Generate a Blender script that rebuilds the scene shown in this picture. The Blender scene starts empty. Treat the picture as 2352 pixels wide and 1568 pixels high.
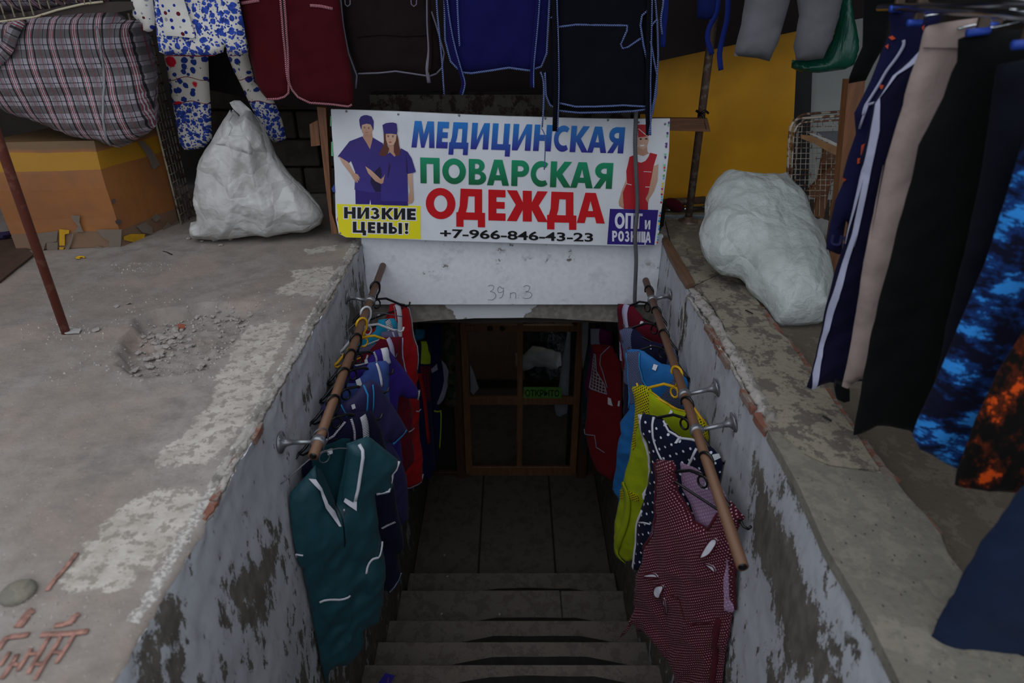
import bpy, bmesh, math, random
import numpy as np
from math import radians as R, sin, cos, pi, sqrt
from mathutils import Vector as V, noise, Matrix
from mathutils.geometry import delaunay_2d_cdt
random.seed(7)
SC = bpy.context.scene
COL = SC.collection
# ------------------------------------------------------------------ camera
PITCH = R(28.3)
EYE = V((0, 0, 1.1))
cd = bpy.data.cameras.new('camera'); cam = bpy.data.objects.new('camera', cd); COL.objects.link(cam)
cam.location = EYE; cam.rotation_euler = (R(90)-PITCH, 0, 0)
cd.lens = 24; cd.sensor_width = 36; cd.clip_start = .05
cd.dof.use_dof = True; cd.dof.focus_distance = 2.9; cd.dof.aperture_fstop = 2.8
SC.camera = cam
# ------------------------------------------------------------------ world: even overcast sky
wd = bpy.data.worlds.new('sky'); SC.world = wd; wd.use_nodes = True
wn = wd.node_tree.nodes; wl = wd.node_tree.links
bg = wn['Background']
tc = wn.new('ShaderNodeTexCoord'); sx = wn.new('ShaderNodeSeparateXYZ'); cr = wn.new('ShaderNodeValToRGB')
wl.new(tc.outputs['Generated'], sx.inputs[0]); wl.new(sx.outputs['Z'], cr.inputs[0]); wl.new(cr.outputs[0], bg.inputs[0])
cr.color_ramp.elements[0].position = 0.0; cr.color_ramp.elements[0].color = (.50, .55, .62, 1)
cr.color_ramp.elements[1].position = .8; cr.color_ramp.elements[1].color = (1.25, 1.30, 1.38, 1)
bg.inputs[1].default_value = 1.0
SC.view_settings.view_transform = 'Standard'; SC.view_settings.look = 'None'
SC.view_settings.gamma = 1; SC.view_settings.use_curve_mapping = False
SC.view_settings.exposure = 0.26
# ------------------------------------------------------------------ picking points of the place
FPX = 1568.0
FW = V((0, cos(PITCH), -sin(PITCH))); UP = V((0, sin(PITCH), cos(PITCH))); RT = V((1, 0, 0))
def ray(x, y): return FW + RT*((x-1176)/FPX) + UP*((784-y)/FPX)
def atY(x, y, Y):
    r = ray(x, y); return EYE + r*(Y/r.y)
def atZ(x, y, z=0.0):
    r = ray(x, y); return EYE + r*((z-EYE.z)/r.z)
def atX(x, y, X):
    r = ray(x, y); return EYE + r*(X/r.x)
def cv(ox, oy, s): return lambda *a: [(ox+a[i]/s, oy+a[i+1]/s) for i in range(0, len(a), 2)]
cA = cv(0, 0, 2.613); cB = cv(540, 0, 2.3059); cC = cv(700, 230, 4.237); cD = cv(1100, 230, 4.237)
cE = cv(1480, 0, 2.697); cF = cv(1500, 380, 2.529); cG = cv(1700, 900, 2.3466); cH = cv(0, 560, 1.5558)
cI = cv(620, 580, 3.7326); cJ = cv(620, 960, 2.578); cK = cv(1300, 620, 4.126); cL = cv(1380, 940, 2.4976)
cM = cv(900, 680, 3.5638); cN = cv(780, 1080, 3.0154); cO = cv(820, 560, 3.0947); cP = cv(0, 1250, 4.931)
cQ = cv(1480, 540, 3.3375); cS = cv(1780, 240, 4.9); cT = cv(1960, 0, 6.0); cU = cv(0, 400, 5.113); cW = cv(0, 0, 5.2275)
cX = cv(0, 0, 1)
# ------------------------------------------------------------------ objects
def link(o, parent=None):
    COL.objects.link(o)
    if parent is not None: o.parent = parent
    return o
def tag(o, label=None, cat=None, group=None, kind=None):
    if label: o['label'] = label
    if cat: o['category'] = cat
    if group: o['group'] = group
    if kind: o['kind'] = kind
    return o
def empty(name, loc=(0, 0, 0), label=None, cat=None, group=None, kind=None):
    o = bpy.data.objects.new(name, None); o.empty_display_size = .05; link(o)
    o['_c'] = 1
    del o['_c']
    return tag(o, label, cat, group, kind)
def mobj(name, vs, fs, mat, parent=None, uv=None, smooth=False, mi=None):
    me = bpy.data.meshes.new(name)
    me.from_pydata([tuple(v) for v in vs], [], [tuple(f) for f in fs])
    mats = mat if isinstance(mat, (list, tuple)) else [mat]
    for m in mats: me.materials.append(m)
    if mi is not None: me.polygons.foreach_set('material_index', mi)
    if uv is not None:
        l = me.uv_layers.new(name='UVMap')
        idx = np.empty(len(me.loops), dtype=np.int32); me.loops.foreach_get('vertex_index', idx)
        l.data.foreach_set('uv', np.asarray(uv, dtype=np.float32)[idx].ravel())
    if smooth: me.polygons.foreach_set('use_smooth', [True]*len(me.polygons))
    me.update()
    return link(bpy.data.objects.new(name, me), parent)
class MB:
    def __init__(s): s.v = []; s.f = []; s.uv = []
    def add(s, vs, fs, uv=None):
        n = len(s.v); s.v += [V(v) for v in vs]; s.f += [tuple(i+n for i in f) for f in fs]
        s.uv += list(uv) if uv is not None else [(0, 0)]*len(vs)
        return s
    def box(s, c, d, rz=0, bev=0, M=None):
        hx, hy, hz = d[0]/2, d[1]/2, d[2]/2
        bm = bmesh.new(); bmesh.ops.create_cube(bm, size=1)
        for v in bm.verts: v.co = V((v.co.x*d[0], v.co.y*d[1], v.co.z*d[2]))
        if bev: bmesh.ops.bevel(bm, geom=bm.edges[:], offset=bev, segments=1, affect='EDGES')
        T = M if M is not None else Matrix.Rotation(rz, 4, 'Z')
        T = Matrix.Translation(V(c)) @ T
        bm.verts.index_update()
        vs = [T @ v.co for v in bm.verts]; fs = [[v.index for v in f.verts] for f in bm.faces]
        uv = [(v.co.x + v.co.y, v.co.z) for v in bm.verts]
        bm.free(); return s.add(vs, fs, uv)
    def tube(s, pts, r, sides=8, closed=False, flat=1.0, cap=True, up=None):
        pts = [V(p) for p in pts]; n = len(pts); rs = r if isinstance(r, (list, tuple)) else [r]*n
        vs = []; uv = []; L = 0; nrm = None
        for i, p in enumerate(pts):
            if closed: t = pts[(i+1) % n]-pts[i-1]
            else: t = pts[min(i+1, n-1)]-pts[max(i-1, 0)]
            if t.length < 1e-9: t = V((0, 0, 1))
            t.normalize()
            if nrm is None:
                a = V(up) if up is not None else (V((0, 0, 1)) if abs(t.z) < .9 else V((1, 0, 0)))
                nrm = (a - t*a.dot(t)).normalized()
            else:
                nrm = (nrm - t*nrm.dot(t))
                nrm = nrm.normalized() if nrm.length > 1e-6 else V((0, 0, 1))
            b = t.cross(nrm)
            if i: L += (p-pts[i-1]).length
            for k in range(sides):
                a = 2*pi*k/sides
                vs.append(p + nrm*(cos(a)*rs[i]*flat) + b*(sin(a)*rs[i])); uv.append((L, k/sides))
        fs = []
        for i in range(n if closed else n-1):
            j = (i+1) % n
            for k in range(sides):
                k2 = (k+1) % sides
                fs.append((i*sides+k, i*sides+k2, j*sides+k2, j*sides+k))
        if not closed and cap:
            fs.append(tuple(range(sides))[::-1]); fs.append(tuple((n-1)*sides+k for k in range(sides)))
        return s.add(vs, fs, uv)
    def build(s, name, mat, parent=None, smooth=False):
        return mobj(name, s.v, s.f, mat, parent, s.uv, smooth)
def box(name, mat, c, d, parent=None, rz=0, bev=0, M=None): return MB().box(c, d, rz, bev, M).build(name, mat, parent)
def tube(name, mat, pts, r, parent=None, sides=8, closed=False, flat=1.0, up=None): return MB().tube(pts, r, sides, closed, flat, True, up).build(name, mat, parent, True)
def lathe(name, mat, prof, M, parent=None, seg=16):
    vs = []; fs = []
    for r_, z_ in prof:
        for k in range(seg): a = 2*pi*k/seg; vs.append(M @ V((r_*cos(a), r_*sin(a), z_)))
    for i in range(len(prof)-1):
        for k in range(seg): k2 = (k+1) % seg; fs.append((i*seg+k, i*seg+k2, (i+1)*seg+k2, (i+1)*seg+k))
    fs.append(tuple(range(seg))[::-1]); fs.append(tuple((len(prof)-1)*seg+k for k in range(seg)))
    return mobj(name, vs, fs, mat, parent, None, True)
def align(p, d):
    d = V(d).normalized(); q = V((0, 0, 1)).rotation_difference(d)
    return Matrix.Translation(V(p)) @ q.to_matrix().to_4x4()
def spline(pts, k=4, closed=True):
    n = len(pts); out = []
    P = [V(p) for p in pts]
    for i in range(n if closed else n-1):
        p0 = P[(i-1) % n] if closed or i > 0 else P[i]; p1 = P[i]; p2 = P[(i+1) % n]; p3 = P[(i+2) % n] if closed or i+2 < n else p2
        for j in range(k):
            t = j/k
            out.append(.5*((2*p1)+(p2-p0)*t+(2*p0-5*p1+4*p2-p3)*t*t+(3*p1-3*p2+p3-p0)*t**3) if True else None)
    if not closed: out.append(P[-1])
    return out
# ------------------------------------------------------------------ surfaces traced as cloth
def nz(x, y, z=0): return noise.noise(V((x, y, z)))
def folds(amp=.01, k=30, seed=0, grow=1.0, horiz=0.0):
    def f(a, b):
        g = .35+grow*min(1, max(0, b+.1))
        w = nz(a*2+seed, b*2, seed)*1.3 + b*.4
        th = k*a + 4*w + seed
        v = (.6*sin(th)+.55*(1-2*abs(sin(th*.5+.7)))) * (.65+.5*nz(a*5, b*1.5, seed+3)) * 1.25
        v += .6*nz(a*k*.35+seed, b*5, seed+1) + .35*(1-2*abs(nz(a*16+b*9, b*7-a*5, seed+5)))
        if horiz: v += horiz*nz(a*8, b*26+4*a, seed+9)
        return amp*g*v
    return f
def radial(c, k, amp, seed=0, cr=None):
    def f(a, b):
        dx, dy = a-c[0], b-c[1]; d = sqrt(dx*dx+dy*dy); th = math.atan2(dx, dy)
        v = (1-2*abs(sin(k*th*.5+1.6*nz(dx*3, dy*3, seed)+seed)))*min(1, d*3.5)
        v += .6*(1-2*abs(sin(k*1.7*th*.5+2.2*nz(dx*5, dy*4, seed+4))))*min(1, d*2)
        return amp*v*.6+(cr(a, b) if cr else 0)
    return f
def crumple(amp=.02, s=5, seed=0, sharp=1.0):
    def f(a, b):
        v = 0; q = 1; m = s
        for i in range(4):
            v += q*(1-2*abs(nz(a*m+seed, b*m, seed+i*7)))
            q *= .55; m *= 1.9
        return amp*(v*.6*sharp)
    return f
class Surf:
    def __init__(s, o, u, w=(0, 0, -1), fold=None, clamp=None):
        s.o = V(o); s.u = V(u).normalized(); s.w = V(w).normalized()
        n = s.u.cross(s.w).normalized()
        if n.dot(EYE-s.o) < 0: n = -n
        s.n = n; s.fold = fold; s.clamp = clamp; s.prof = None
    def eoff(s, A, off):
        A = np.asarray(A, dtype=float).reshape(-1, 2)
        if s.prof is None or off <= 0: return np.full(len(A), off)
        polys, infl, R_ = s.prof; d = np.where(inside(A[:, 0], A[:, 1], polys), distp(A[:, 0], A[:, 1], polys), 0); t = np.clip(d/R_, 0, 1)
        return infl*np.sqrt(1-(1-t)**2)+max(.0025, off-infl)
    def loc(s, p):
        r = ray(p[0], p[1]); t = (s.o-EYE).dot(s.n)/r.dot(s.n); q = EYE + r*t - s.o
        uu = s.u; ww = s.w; c = uu.dot(ww); du = q.dot(uu); dw = q.dot(ww); den = 1-c*c
        return ((du-c*dw)/den, (dw-c*du)/den)
    def pos(s, a, b, off=0):
        f = s.fold(a, b) if s.fold else 0
        p = s.o + s.u*a + s.w*b + s.n*(f+off)
        if s.clamp:
            lo, hi = s.clamp
            if p.x < lo: p.x = lo + .1*(p.x-lo) if p.x > lo-.05 else lo-.005
            if p.x > hi: p.x = hi + .1*(p.x-hi) if p.x < hi+.05 else hi+.005
        return p
    def P(s, px, off=0): a, b = s.loc(px); return s.pos(a, b, off)
def resample(poly, res):
    out = []; n = len(poly)
    for i in range(n):
        a = V(poly[i]); b = V(poly[(i+1) % n]); m = max(1, int(round((b-a).length/res)))
        for j in range(m): out.append(a.lerp(b, j/m))
    return out
def inside(px, py, polys):
    r = np.zeros(len(px), bool)
    for P in polys:
        x = np.array([p[0] for p in P]); y = np.array([p[1] for p in P]); x2 = np.roll(x, -1); y2 = np.roll(y, -1)
        for i in range(len(x)):
            c = ((y[i] > py) != (y2[i] > py))
            if not c.any(): continue
            xi = (x2[i]-x[i])*(py-y[i])/((y2[i]-y[i]) if y2[i] != y[i] else 1e-12)+x[i]
            r ^= c & (px < xi)
    return r
def distp(px, py, polys):
    d = np.full(len(px), 1e9)
    for P in polys:
        for i in range(len(P)):
            ax, ay = P[i][0], P[i][1]; bx, by = P[(i+1) % len(P)][0], P[(i+1) % len(P)][1]
            ex, ey = bx-ax, by-ay; L = ex*ex+ey*ey+1e-12
            t = np.clip(((px-ax)*ex+(py-ay)*ey)/L, 0, 1)
            d = np.minimum(d, np.hypot(px-ax-t*ex, py-ay-t*ey))
    return d
def triang(polys, res):
    allp = []; edges = []
    for P in polys:
        n0 = len(allp); n = len(P)
        allp += [V((p[0], p[1])) for p in P]; edges += [(n0+i, n0+(i+1) % n) for i in range(n)]
    A = np.array([[p.x, p.y] for p in allp]); lo = A.min(0); hi = A.max(0)
    if res:
        xs = np.arange(lo[0], hi[0], res); ys = np.arange(lo[1], hi[1], res*.87)
        gx, gy = np.meshgrid(xs, ys); gx = gx + (np.arange(len(ys)) % 2)[:, None]*res*.5
        gx = gx.ravel(); gy = gy.ravel()
        m = inside(gx, gy, polys); gx = gx[m]; gy = gy[m]
        if len(gx):
            m = distp(gx, gy, polys) > res*.55
            allp += [V((x, y)) for x, y in zip(gx[m], gy[m])]
    vo, eo, fo, ov, oe, of = delaunay_2d_cdt(allp, edges, [], 0, 1e-7)
    F = [f for f in fo if len(f) == 3]
    c = np.array([[(vo[f[0]].x+vo[f[1]].x+vo[f[2]].x)/3, (vo[f[0]].y+vo[f[1]].y+vo[f[2]].y)/3] for f in F])
    m = inside(c[:, 0], c[:, 1], polys)
    return [(v.x, v.y) for v in vo], [f for f, k in zip(F, m) if k]
def panel(name, mat, px, S, parent=None, off=0, thick=.003, infl=0, binfl=0, R_=.08, res=.018, smooth=0, holes=(), local=False, uvs=1.0):
    """a piece of cloth or board with the traced outline px lying on surface S, with its own thickness"""
    polys = []
    for i, P in enumerate([px]+list(holes)):
        q = [S.loc(p) for p in P] if not local else list(P)
        if smooth: q = [(v.x, v.y) for v in spline([V((a, b)) for a, b in q], smooth)]
        polys.append([(v.x, v.y) for v in resample(q, res)])
    vs2, F = triang(polys, res)
    n = len(vs2)
    if infl or binfl:
        A = np.array(vs2); d = distp(A[:, 0], A[:, 1], polys); t = np.clip(d/R_, 0, 1); pr = np.sqrt(1-(1-t)**2)
    else: pr = np.zeros(n)
    oo = S.eoff(vs2, off)
    front = [S.pos(a, b, oo[i]+infl*pr[i]) for i, (a, b) in enumerate(vs2)]
    back = [S.pos(a, b, oo[i]-thick-binfl*pr[i]) for i, (a, b) in enumerate(vs2)]
    if infl and off == 0 and S.prof is None: S.prof = (polys, infl, R_)
    ec = {}
    for f in F:
        for i in range(3):
            e = (f[i], f[(i+1) % 3]); ec[e] = 1
    side = [(e[1], e[0], e[0]+n, e[1]+n) for e in ec if (e[1], e[0]) not in ec]
    nn = (front[F[0][1]]-front[F[0][0]]).cross(front[F[0][2]]-front[F[0][0]])
    if nn.dot(S.n) < 0: F = [(f[0], f[2], f[1]) for f in F]; side = [s[::-1] for s in side]
    fs = list(F) + [(f[0]+n, f[2]+n, f[1]+n) for f in F] + side
    uv = [(a*uvs, b*uvs) for a, b in vs2]*2
    o = mobj(name, front+back, fs, mat, parent, uv, True)
    try: o.data.set_sharp_from_angle(angle=R(60))
    except Exception: pass
    return o
def trim(name, mat, px, S, parent, r=.003, off=.004, flat=.5, res=.02, smooth=0, closed=False, sides=6):
    q = [V(S.loc(p)) for p in px]
    if smooth: q = spline(q, smooth, closed)
    out = []
    for i in range(len(q)-(0 if closed else 1)):
        a = q[i]; b = q[(i+1) % len(q)]; m = max(1, int((b-a).length/res))
        for j in range(m): out.append(a.lerp(b, j/m))
    if not closed: out.append(q[-1])
    oo = S.eoff([(p[0], p[1]) for p in out], off)
    return tube(name, mat, [S.pos(p[0], p[1], oo[i]) for i, p in enumerate(out)], r, parent, sides, closed, flat, S.n)
def ribbon(name, mat, px, S, parent, w=.02, off=.004, thick=.0015, res=.02, smooth=3):
    q = [V(S.loc(p)) for p in px]
    if smooth: q = spline(q, smooth, False)
    L = []; Rr = []
    for i in range(len(q)):
        t = (q[min(i+1, len(q)-1)]-q[max(i-1, 0)]); t.normalize(); nn = V((-t.y, t.x))*w/2
        L.append(tuple(q[i]+nn)); Rr.append(tuple(q[i]-nn))
    vs = []; n = len(q); uv = []
    for k, o_ in enumerate((off, off-thick)):
        for a in (L, Rr):
            oo = S.eoff(a, off)
            for i, p in enumerate(a): vs.append(S.pos(p[0], p[1], oo[i]+o_-off)); uv.append((i*res, 0 if a is L else w))
    fs = []
    for i in range(n-1):
        fs += [(i, i+1, n+i+1, n+i), (2*n+i, 3*n+i, 3*n+i+1, 2*n+i+1), (i, 2*n+i, 2*n+i+1, i+1), (n+i, n+i+1, 3*n+i+1, 3*n+i)]
    fs += [(0, n, 3*n, 2*n), (n-1, 3*n-1, 4*n-1, 2*n-1)]
    return mobj(name, vs, fs, mat, parent, uv, True)
# ------------------------------------------------------------------ materials
def lin(h, k=1.0):
    h = h.lstrip('#'); c = [int(h[i:i+2], 16)/255 for i in (0, 2, 4)]
    return tuple(((x/12.92) if x <= .04045 else ((x+.055)/1.055)**2.4)*k for x in c)+(1.0,)
class NT:
    def __init__(s, name):
        s.m = bpy.data.materials.new(name); s.m.use_nodes = True; s.t = s.m.node_tree
        s.b = s.t.nodes['Principled BSDF']
    def n(s, typ, ins=None, out=0, **kw):
        nd = s.t.nodes.new('ShaderNode'+typ)
        for k, v in kw.items(): setattr(nd, k, v)
        for k, v in (ins or {}).items():
            if isinstance(v, bpy.types.NodeSocket): s.t.links.new(v, nd.inputs[k])
            else: nd.inputs[k].default_value = v
        return nd.outputs[out]
    def math(s, op, a, b=0.0, c=None, clamp=False):
        d = {0: a, 1: b}
        if c is not None: d[2] = c
        return s.n('Math', d, operation=op, use_clamp=clamp)
    def mix(s, f, a, b, blend='MIX'):
        nd = s.t.nodes.new('ShaderNodeMix'); nd.data_type = 'RGBA'; nd.blend_type = blend
        for i, v in ((0, f), (6, a), (7, b)):
            if isinstance(v, bpy.types.NodeSocket): s.t.links.new(v, nd.inputs[i])
            else: nd.inputs[i].default_value = v
        return nd.outputs[2]
    def noise(s, vec, scale, detail=4, rough=.55, out=0): return s.n('TexNoise', {'Vector': vec, 'Scale': scale, 'Detail': detail, 'Roughness': rough}, out)
    def step(s, v, lo, hi):
        nd = s.t.nodes.new('ShaderNodeMapRange'); s.t.links.new(v, nd.inputs[0]); nd.inputs[1].default_value = lo; nd.inputs[2].default_value = hi
        nd.interpolation_type = 'SMOOTHSTEP'; return nd.outputs[0]
    def obj(s): return s.n('TexCoord', out=3)
    def uv(s): return s.n('TexCoord', out=2)
    def scale(s, v, sc): return s.n('VectorMath', {0: v, 1: sc}, operation='MULTIPLY')
    def set(s, **k):
        for a, v in k.items():
            a = a.replace('_', ' ')
            if isinstance(v, bpy.types.NodeSocket): s.t.links.new(v, s.b.inputs[a])
            else: s.b.inputs[a].default_value = v
        return s
    def bump(s, h, strength=.3, dist=.01):
        o = s.n('Bump', {'Height': h, 'Strength': strength, 'Distance': dist}); s.t.links.new(o, s.b.inputs['Normal']); return s
def plain(name, col, rough=.6, metal=0.0, var=.12, sc=20, bump=.0, spec=.4):
    T = NT(name); o = T.obj(); nn = T.noise(o, sc)
    c = T.mix(T.step(nn, .35, .65), tuple(x*(1-var) for x in col[:3])+(1,), tuple(min(1, x*(1+var)) for x in col[:3])+(1,))
    T.set(Base_Color=c, Roughness=rough, Metallic=metal); T.b.inputs['Specular IOR Level'].default_value = spec
    if bump: T.bump(T.noise(o, sc*4), bump, .004)
    return T.m
def rusty(name, col, rust, amt=.5, metal=.4, sc=30):
    T = NT(name); o = T.obj(); nn = T.noise(o, sc, 6)
    m = T.step(nn, .62-amt*.25, .70-amt*.25)
    T.set(Base_Color=T.mix(m, col, rust), Roughness=.55, Metallic=metal); T.bump(nn, .25, .003); return T.m
def wood(name, c1, c2, axis=2, sc=6):
    T = NT(name); o = T.obj(); st = [14, 14, 14]; st[axis] = .9
    v = T.scale(o, tuple(st)); nn = T.noise(v, sc, 5, .6); n2 = T.noise(o, 3, 3)
    c = T.mix(T.step(nn, .3, .7), c1, c2); c = T.mix(T.math('MULTIPLY', T.step(n2, .45, .75), .35), c, tuple(x*.4 for x in c1[:3])+(1,))
    T.set(Base_Color=c, Roughness=.6); T.bump(nn, .2, .003); return T.m
def fab(name, col, pat=None, c2=None, p=(.02, .004), rough=.9, sheen=.03, weave=1.0, satin=0, **kw):
    T = NT(name); uv = T.uv(); o = T.obj()
    big = T.noise(uv, 9, 3)
    base = T.mix(T.step(big, .3, .75), tuple(x*.88 for x in col[:3])+(1,), tuple(min(1, x*1.1) for x in col[:3])+(1,))
    sp = T.n('SeparateXYZ', {0: uv}); uo = sp.node
    U, Vv = uo.outputs[0], uo.outputs[1]
    if pat == 'dots':
        ms = []
        for off in ((0, 0, 0), (.5, .5, 0)):
            s1 = T.n('VectorMath', {0: T.scale(uv, (1/p[0], 1/p[0], 1)), 1: off}, operation='ADD')
            fr = T.n('VectorMath', {0: s1}, operation='FRACTION'); sb = T.n('VectorMath', {0: fr, 1: (.5, .5, 0)}, operation='SUBTRACT')
            sb = T.n('VectorMath', {0: sb, 1: (1, 1, 0)}, operation='MULTIPLY')
            ln = T.n('VectorMath', {0: sb}, 1, operation='LENGTH'); ms.append(T.math('LESS_THAN', ln, p[1]/p[0]))
        base = T.mix(T.math('MAXIMUM', ms[0], ms[1]), base, c2)
    elif pat == 'knit':
        a = T.math('FRACT', T.math('MULTIPLY', U, 1/p[0])); b = T.math('FRACT', T.math('MULTIPLY', Vv, 1/(p[0]*.5)))
        row = T.math('FLOOR', T.math('MULTIPLY', Vv, 1/(p[0]*.5)))
        a = T.math('FRACT', T.math('ADD', T.math('MULTIPLY', U, 1/p[0]), T.math('MULTIPLY', row, .5)))
        m = T.math('MULTIPLY', T.math('LESS_THAN', a, .5), T.math('LESS_THAN', b, .55)); base = T.mix(m, base, c2)
    elif pat == 'rope':
        a = T.math('FRACT', T.math('ADD', T.math('MULTIPLY', U, 1/p[0]), Vv)); base = T.mix(T.math('LESS_THAN', a, .5), col, c2)
    elif pat == 'check':
        a = T.math('FRACT', T.math('MULTIPLY', U, 1/p[0])); b = T.math('FRACT', T.math('MULTIPLY', Vv, 1/p[0]))
        m = T.math('MAXIMUM', T.math('LESS_THAN', a, .28), T.math('LESS_THAN', b, .28)); base = T.mix(m, base, c2)
    elif pat == 'plaid':
        def stripe(X, per, lo, hi): 
            a = T.math('FRACT', T.math('MULTIPLY', X, 1/per)); return T.math('MULTIPLY', T.math('GREATER_THAN', a, lo), T.math('LESS_THAN', a, hi))
        per = p[0]; grey = lin('#54504f'); blk = lin('#0b0b10'); red = lin('#8f2f3d'); wh = lin('#cfc6cf')
        m = stripe(Vv, per*.8, .0, .45); base = T.mix(T.math('MULTIPLY', m, .8), base, grey)
        m = stripe(Vv, per*.8, .74, .79); base = T.mix(T.math('MULTIPLY', m, .8), base, blk)
        m = stripe(U, per, .45, .75); base = T.mix(T.math('MULTIPLY', m, .45), base, grey)
        for lo, hi, c in ((.0, .07, blk), (.10, .13, red), (.15, .17, wh), (.19, .215, red), (.235, .255, wh), (.275, .30, red), (.33, .40, blk), (.62, .645, red), (.80, .83, blk)):
            base = T.mix(T.math('MULTIPLY', stripe(U, per, lo, hi), .9), base, c)
    elif pat == 'flowers':
        blue = c2
        w = T.n('VectorMath', {0: uv, 1: T.scale(T.noise(uv, 60, 2, .5, 1), (.012, .012, 0))}, operation='ADD')
        vo = T.n('TexVoronoi', {'Vector': w, 'Scale': 46.0, 'Randomness': .9}, 0)
        v2 = T.n('TexVoronoi', {'Vector': w, 'Scale': 95.0, 'Randomness': 1.0}, 0)
        hue = T.noise(uv, 70, 1)
        m = T.math('MAXIMUM', T.step(vo, .52, .46), T.step(v2, .42, .36))
        base = T.mix(m, base, T.mix(T.step(hue, .35, .6), blue, tuple(min(1, x*2.0) for x in blue[:3])+(1,)))
        if kw.get('bands'):
            lo, hi, per = kw['bands']
            wv = T.math('ADD', Vv, T.math('MULTIPLY', T.math('SINE', T.math('MULTIPLY', U, 42)), .008))
            fr = T.math('FRACT', T.math('MULTIPLY', wv, 1/per)); inb = T.math('MULTIPLY', T.math('GREATER_THAN', fr, lo), T.math('LESS_THAN', fr, hi))
            wb = lin('#cfc9bf'); rb = wb
            rv = T.n('TexVoronoi', {'Vector': T.scale(uv, (1, 1, 0)), 'Scale': 9.0, 'Randomness': .5}, 0)
            w3 = T.n('TexVoronoi', {'Vector': T.scale(w, (1, 1, 0)), 'Scale': 30.0, 'Randomness': 1}, 0)
            rb = T.mix(T.step(w3, .42, .37), rb, blue); rb = T.mix(T.step(T.noise(uv, 55, 2), .66, .7), rb, lin('#5d6a44'))
            rb = T.mix(T.step(T.math('ADD', rv, T.math('MULTIPLY', T.noise(uv, 60), .12)), .36, .32), rb, lin('#c01f33')); rb = T.mix(T.step(T.math('ADD', rv, T.math('MULTIPLY', T.noise(uv, 90), .2)), .2, .16), rb, lin('#e05a68'))
            base = T.mix(inb, base, rb)
            for e in (lo, hi, (lo+hi)/2):
                ln = T.math('LESS_THAN', T.math('ABSOLUTE', T.math('SUBTRACT', fr, e)), .0016/per); base = T.mix(ln, base, lin('#6d1528'))
    elif pat == 'bigdots':
        vo = T.n('TexVoronoi', {'Vector': T.scale(uv, (1, 1, 0)), 'Scale': 44.0, 'Randomness': .55}, 0)
        vc = T.n('TexVoronoi', {'Vector': T.scale(uv, (1, 1, 0)), 'Scale': 44.0, 'Randomness': .55}, 1)
        sc_ = T.n('SeparateColor', {0: vc}).node
        col3 = T.mix(T.math('GREATER_THAN', sc_.outputs[0], .62), T.mix(T.math('GREATER_THAN', sc_.outputs[0], .3), lin('#1f2f86'), lin('#8c9096')), lin('#5d1a2a'))
        rad = T.math('ADD', .2, T.math('MULTIPLY', sc_.outputs[1], .16)); base = T.mix(T.math('LESS_THAN', vo, rad), base, col3)
    elif pat == 'splat':
        w = T.noise(T.scale(uv, kw.get('st', (1, 1, 1))), kw.get('ns', 14), 7, .72)
        if kw.get('c3'): base = T.mix(T.math('MULTIPLY', T.step(w, kw['th']-.07, kw['th']), .75), base, kw['c3'])
        base = T.mix(T.step(w, kw.get('th', .58), kw.get('th', .58)+.03), base, c2)
    elif pat == 'camo':
        base = T.mix(T.step(T.noise(uv, 9, 3), .5, .53), base, c2); base = T.mix(T.step(T.noise(uv, 14, 3), .6, .62), base, lin('#15170f'))
    T.set(Base_Color=base, Roughness=rough, Sheen_Weight=sheen); T.b.inputs['Sheen Roughness'].default_value = .5
    T.b.inputs['Specular IOR Level'].default_value = .10+satin
    wv = T.noise(T.scale(uv, (1, .35, 1)), 900, 2); cr_ = T.math('ADD', T.noise(uv, 20, 5, .6), T.math('MULTIPLY', T.noise(T.scale(uv, (1, .3, 1)), 16, 4, .6), 1.2))
    T.bump(T.math('ADD', T.math('MULTIPLY', wv, .12*weave), T.math('MULTIPLY', cr_, kw.get('wr', .8))), kw.get('bs', .35), .012)
    return T.m
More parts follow.
